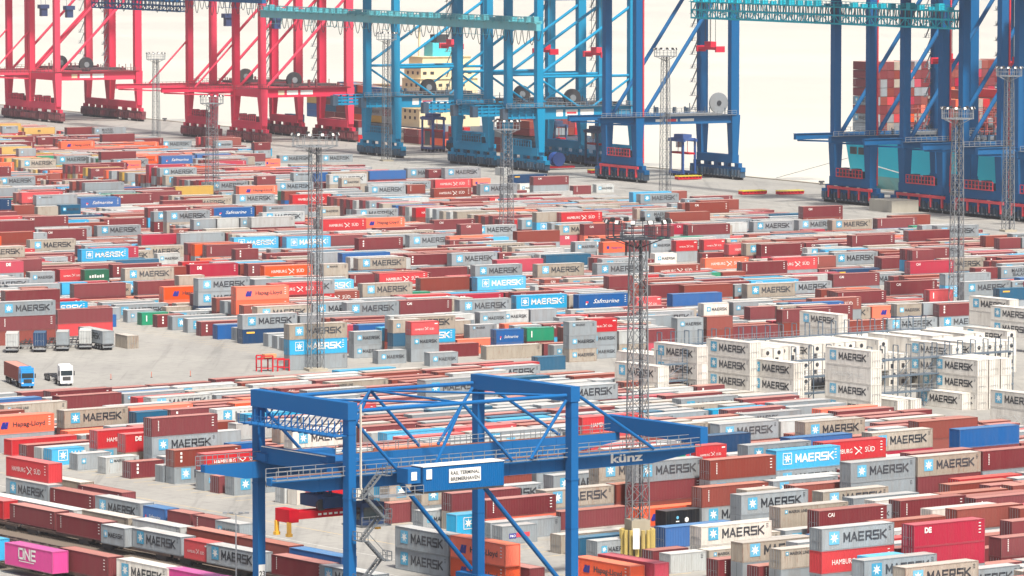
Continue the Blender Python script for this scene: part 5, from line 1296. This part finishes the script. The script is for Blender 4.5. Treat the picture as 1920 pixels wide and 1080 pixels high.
trailer(160, 656, 'wg_2', 'skeletal trailer under the low grey box', 'short pale box on the trailer left of the long grey one'); trailer(203, 657, 'grM4', 'skeletal trailer under the long grey lettered box', 'long grey lettered box on a trailer at the row end', R(-62))
g0 = gp(250, 654); container('bg_2', g0 + Vector((-1.5, 3.0, 0)), R(-62), 'short beige box on the ground right of the trailers', turned=True, group='containers on lorries and trailers')
def frame_stand(x, y, w, label, n=2):
    g0 = gp(x, y); t = thing('spreader_stand', label, 'stand', g0, TH['F'], 'red spreader stands'); f = MB()
    for i in range(n):
        x0 = i * (w + 1.0)
        for a in (0, w):
            for b in (0, 2.2): f.bar((x0 + a, b, 0), (x0 + a, b, 3.0 - i * .8), .22, .22)
        for b in (0, 2.2): f.bar((x0, b, 3.0 - i * .8), (x0 + w, b, 3.0 - i * .8), .22, .22); f.bar((x0, b, .7), (x0 + w, b, .7), .14, .14)
    f.build('frame', spred, t); s = MB(); s.box(w * .4, w * 1.4, .4, 1.8, 2.6, 3.3, mat('spreader_ochre', (214, 150, 96), .5)); s.box(-.2, w * 1.2, .9, 1.3, 2.3, 2.6, spred); s.build('spreader', None, t)
frame_stand(490, 698, 2.4, 'red steel stand holding a spare spreader by the middle road')
g0 = gp(52, 792); t = thing('trestle_beam', 'low red lifting beam on a trestle at the left edge', 'lifting beam', g0, TH['N'] - math.pi / 2)
f = MB()
for y in (0, 2.2): f.bar((-9, y, 3.4), (0, y, 2.6), .35, .45)
for i in range(8): f.bar((-9 + i * 1.2, 0, 3.3 - i * .1), (-9 + i * 1.2, 2.2, 3.3 - i * .1), .15, .15)
f.build('beam', spred, t); f = MB()
for x in (-8, -.3):
    for y in (0, 2.2): f.bar((x - .4, y, 0), (x, y, 2.7), .35, .35); f.bar((x + .4, y, 0), (x, y, 2.7), .35, .35)
f.build('trestle', spred, t)
HG = mat('hatch_yellow', (206, 196, 48), .6, dirt=.3)
for i, (x, y, lab) in enumerate(((1392, 366, 'flat red and yellow platform on the apron, left of two'), (1462, 366, 'flat red and yellow platform on the apron, right of two'), (1108, 326, 'long low red rack under the right teal crane'), (1272, 338, 'low red and yellow rack by the blue crane waterside legs'))):
    g0 = gp(x, y); t = thing('flat_rack', lab, 'rack', g0, TH['F'], 'flat racks on the apron'); f = MB(); f.box(0, 8.5, 0, 2.4, .2, .5); [f.box(k * 1.2, k * 1.2 + .25, 0, 2.4, .5, 1.1) for k in range(8)]; f.build('base', spred, t); f = MB(); f.box(0, 8.5, -.05, .2, 1.1, 1.4); f.box(0, 8.5, 2.2, 2.45, 1.1, 1.4); f.build('rail', HG, t)
def carrier(x, y, label, col, load=None):
    g0 = gp(x, y); t = thing('straddle_carrier', label, 'straddle carrier', g0, TH['F'] + math.pi / 2, 'straddle carriers at the quay')
    for s in (-2.2, 2.2):
        f = MB(); f.box(-4.6, 4.6, s - .35, s + .35, .9, 1.7)
        for q in (-4, 4): f.bar((q, s, 1.7), (q, s, 11.5), .55, .6)
        f.box(-5, 5, s - .4, s + .4, 11.2, 12.2); f.build('side_frame', col, t)
        for q in (-3.9, -1.4, 1.4, 3.9):
            m = MB(); m.disc((q, s, .75), .75, (0, 1, 0), n=16, t=.45); m.build('wheel', RUBBER, t)
    f = MB(); [f.box(q - .4, q + .4, -2.2, 2.2, 11.6, 12.4) for q in (-4, 0, 4)]; f.box(-3, 3, -1.6, 1.6, 12.4, 13.5); f.build('top_deck', col, t)
    f = MB(); f.box(4.7, 6.4, -2.7, -1.1, 9, 11.2); f.box(6.4, 6.45, -2.6, -1.2, 9.5, 10.9, GLASS); f.build('cab', WHITE, t)
    f = MB(); f.box(-5.9, 5.9, -1.1, 1.1, 7.2, 7.8); [f.bar((q, 0, 7.8), (q, 0, 11.6), .15, .15) for q in (-3, 3)]; f.build('spreader', spred, t)
carrier(812, 284, 'blue straddle carrier between the left and middle teal cranes', mat('carrier_blue', (18, 78, 150), .45, dirt=.2)); carrier(1040, 300, 'dark blue straddle carrier under the right teal crane', mat('carrier_navy', (20, 60, 104), .5, dirt=.3))
carrier(1120, 312, 'dark straddle carrier right of the teal cranes', mat('carrier_navy', (20, 60, 104), .5, dirt=.3)); carrier(1280, 330, 'navy straddle carrier under the single blue crane', mat('carrier_blue', (18, 78, 150), .45, dirt=.2))
g0 = gp(1048, 318); t = thing('cable_drum', 'blue cable drum on a low red trailer under the teal crane', 'cable drum', g0, TH['F']); f = MB(); f.disc((0, 0, 3.4), 2.3, (0, 1, 0), n=20, t=.4); f.disc((0, 3, 3.4), 2.3, (0, 1, 0), n=20, t=.4); f.disc((0, 1.5, 3.4), 1.3, (0, 1, 0), n=16, t=3); f.build('drum', mat('drum_blue', (20, 84, 170), .5), t); f = MB(); f.box(-5, 6, 0, 3, .5, 1.1); f.build('trailer_bed', spred, t)
# quay bollards
bd = None
for i, (x, y) in enumerate(((172, 219), (318, 227), (1492, 348))):
    g0 = gp(x, y); a, b = uvw(g0, 'F'); t = thing('mooring_bollard', ('mooring bollard on the quay edge right of the red cranes', 'mooring bollard on the quay edge before the red crane gap', 'mooring bollard with a rope on the quay edge by the blue cranes')[i], 'bollard', at(810.8, b, 0, 'F'), 0, 'bollards on the quay edge')
    f = MB(); f.taper((0, 0, 0), (0, 0, .8), 1.2, 1.2, .8, .8); f.build('post', DARK, t); f = MB(); f.bar((-.9, 0, 1), (.9, 0, 1), .6, .6, n=10); f.build('head', DARK, t)
g0 = gp(1380, 334); t = thing('service_van', 'small dark pickup parked at the quay edge under the blue crane', 'pickup', g0, TH['F'] - R(30)); f = MB(); f.box(-2.6, 2.6, -.95, .95, .5, 1.2); f.box(-.2, 1.6, -.9, .9, 1.2, 1.95); f.build('body', mat('van_grey', (60, 74, 82), .4), t)
f = MB(); f.box(1.6, 1.63, -.8, .8, 1.3, 1.85); f.box(-.1, 1.5, -.92, -.9, 1.3, 1.85); f.build('window', GLASS, t)
for q in (-1.7, 1.7):
    for s in (-.9, .9): wheel(t, q, s, .36, .22)
for i, (x, y) in enumerate(((208, 712), (284, 708), (357, 706))):
    t = thing('marker_post', 'thin orange marker post on the open ground, %s from left' % ordinal(i + 1), 'marker post', gp(x, y), 0, 'orange marker posts'); f = MB(); f.taper((0, 0, 0), (0, 0, .12), .4, .4, .3, .3, DARK); f.bar((0, 0, .1), (0, 0, 1.1), .1, .1, mat('marker_orange', (226, 96, 50), .5), 8); f.build('post', None, t)
# low concrete wall piece at the quay crane feet
g0 = gp(1672, 399); t = MB(); t.box(0, 9, 0, 12, 0, 3.4); o = t.build('store_block', mat('store_grey', (168, 164, 150), .8, dirt=.3, scale=.3), loc=g0, rz=TH['F']); tag(o, 'low grey ribbed block between the left blue crane bogies', 'storage block')

# ------------------------------------------------------------ haze over the whole place
hzb = MB(); hzb.box(-3800, 3800, -200, 7200, -6, 92); hm = bpy.data.materials.new('haze'); hm.use_nodes = True; N = hm.node_tree.nodes; L = hm.node_tree.links
N.remove(N['Principled BSDF']); v = N.new('ShaderNodeVolumePrincipled'); v.inputs['Color'].default_value = (.98, .985, 1, 1); v.inputs['Density'].default_value = HAZE; v.inputs['Anisotropy'].default_value = .2
L.new(v.outputs[0], N['Material Output'].inputs['Volume'])
ho = hzb.build('haze', hm); tag(ho, 'pale haze over the whole yard', 'haze', None, 'stuff')
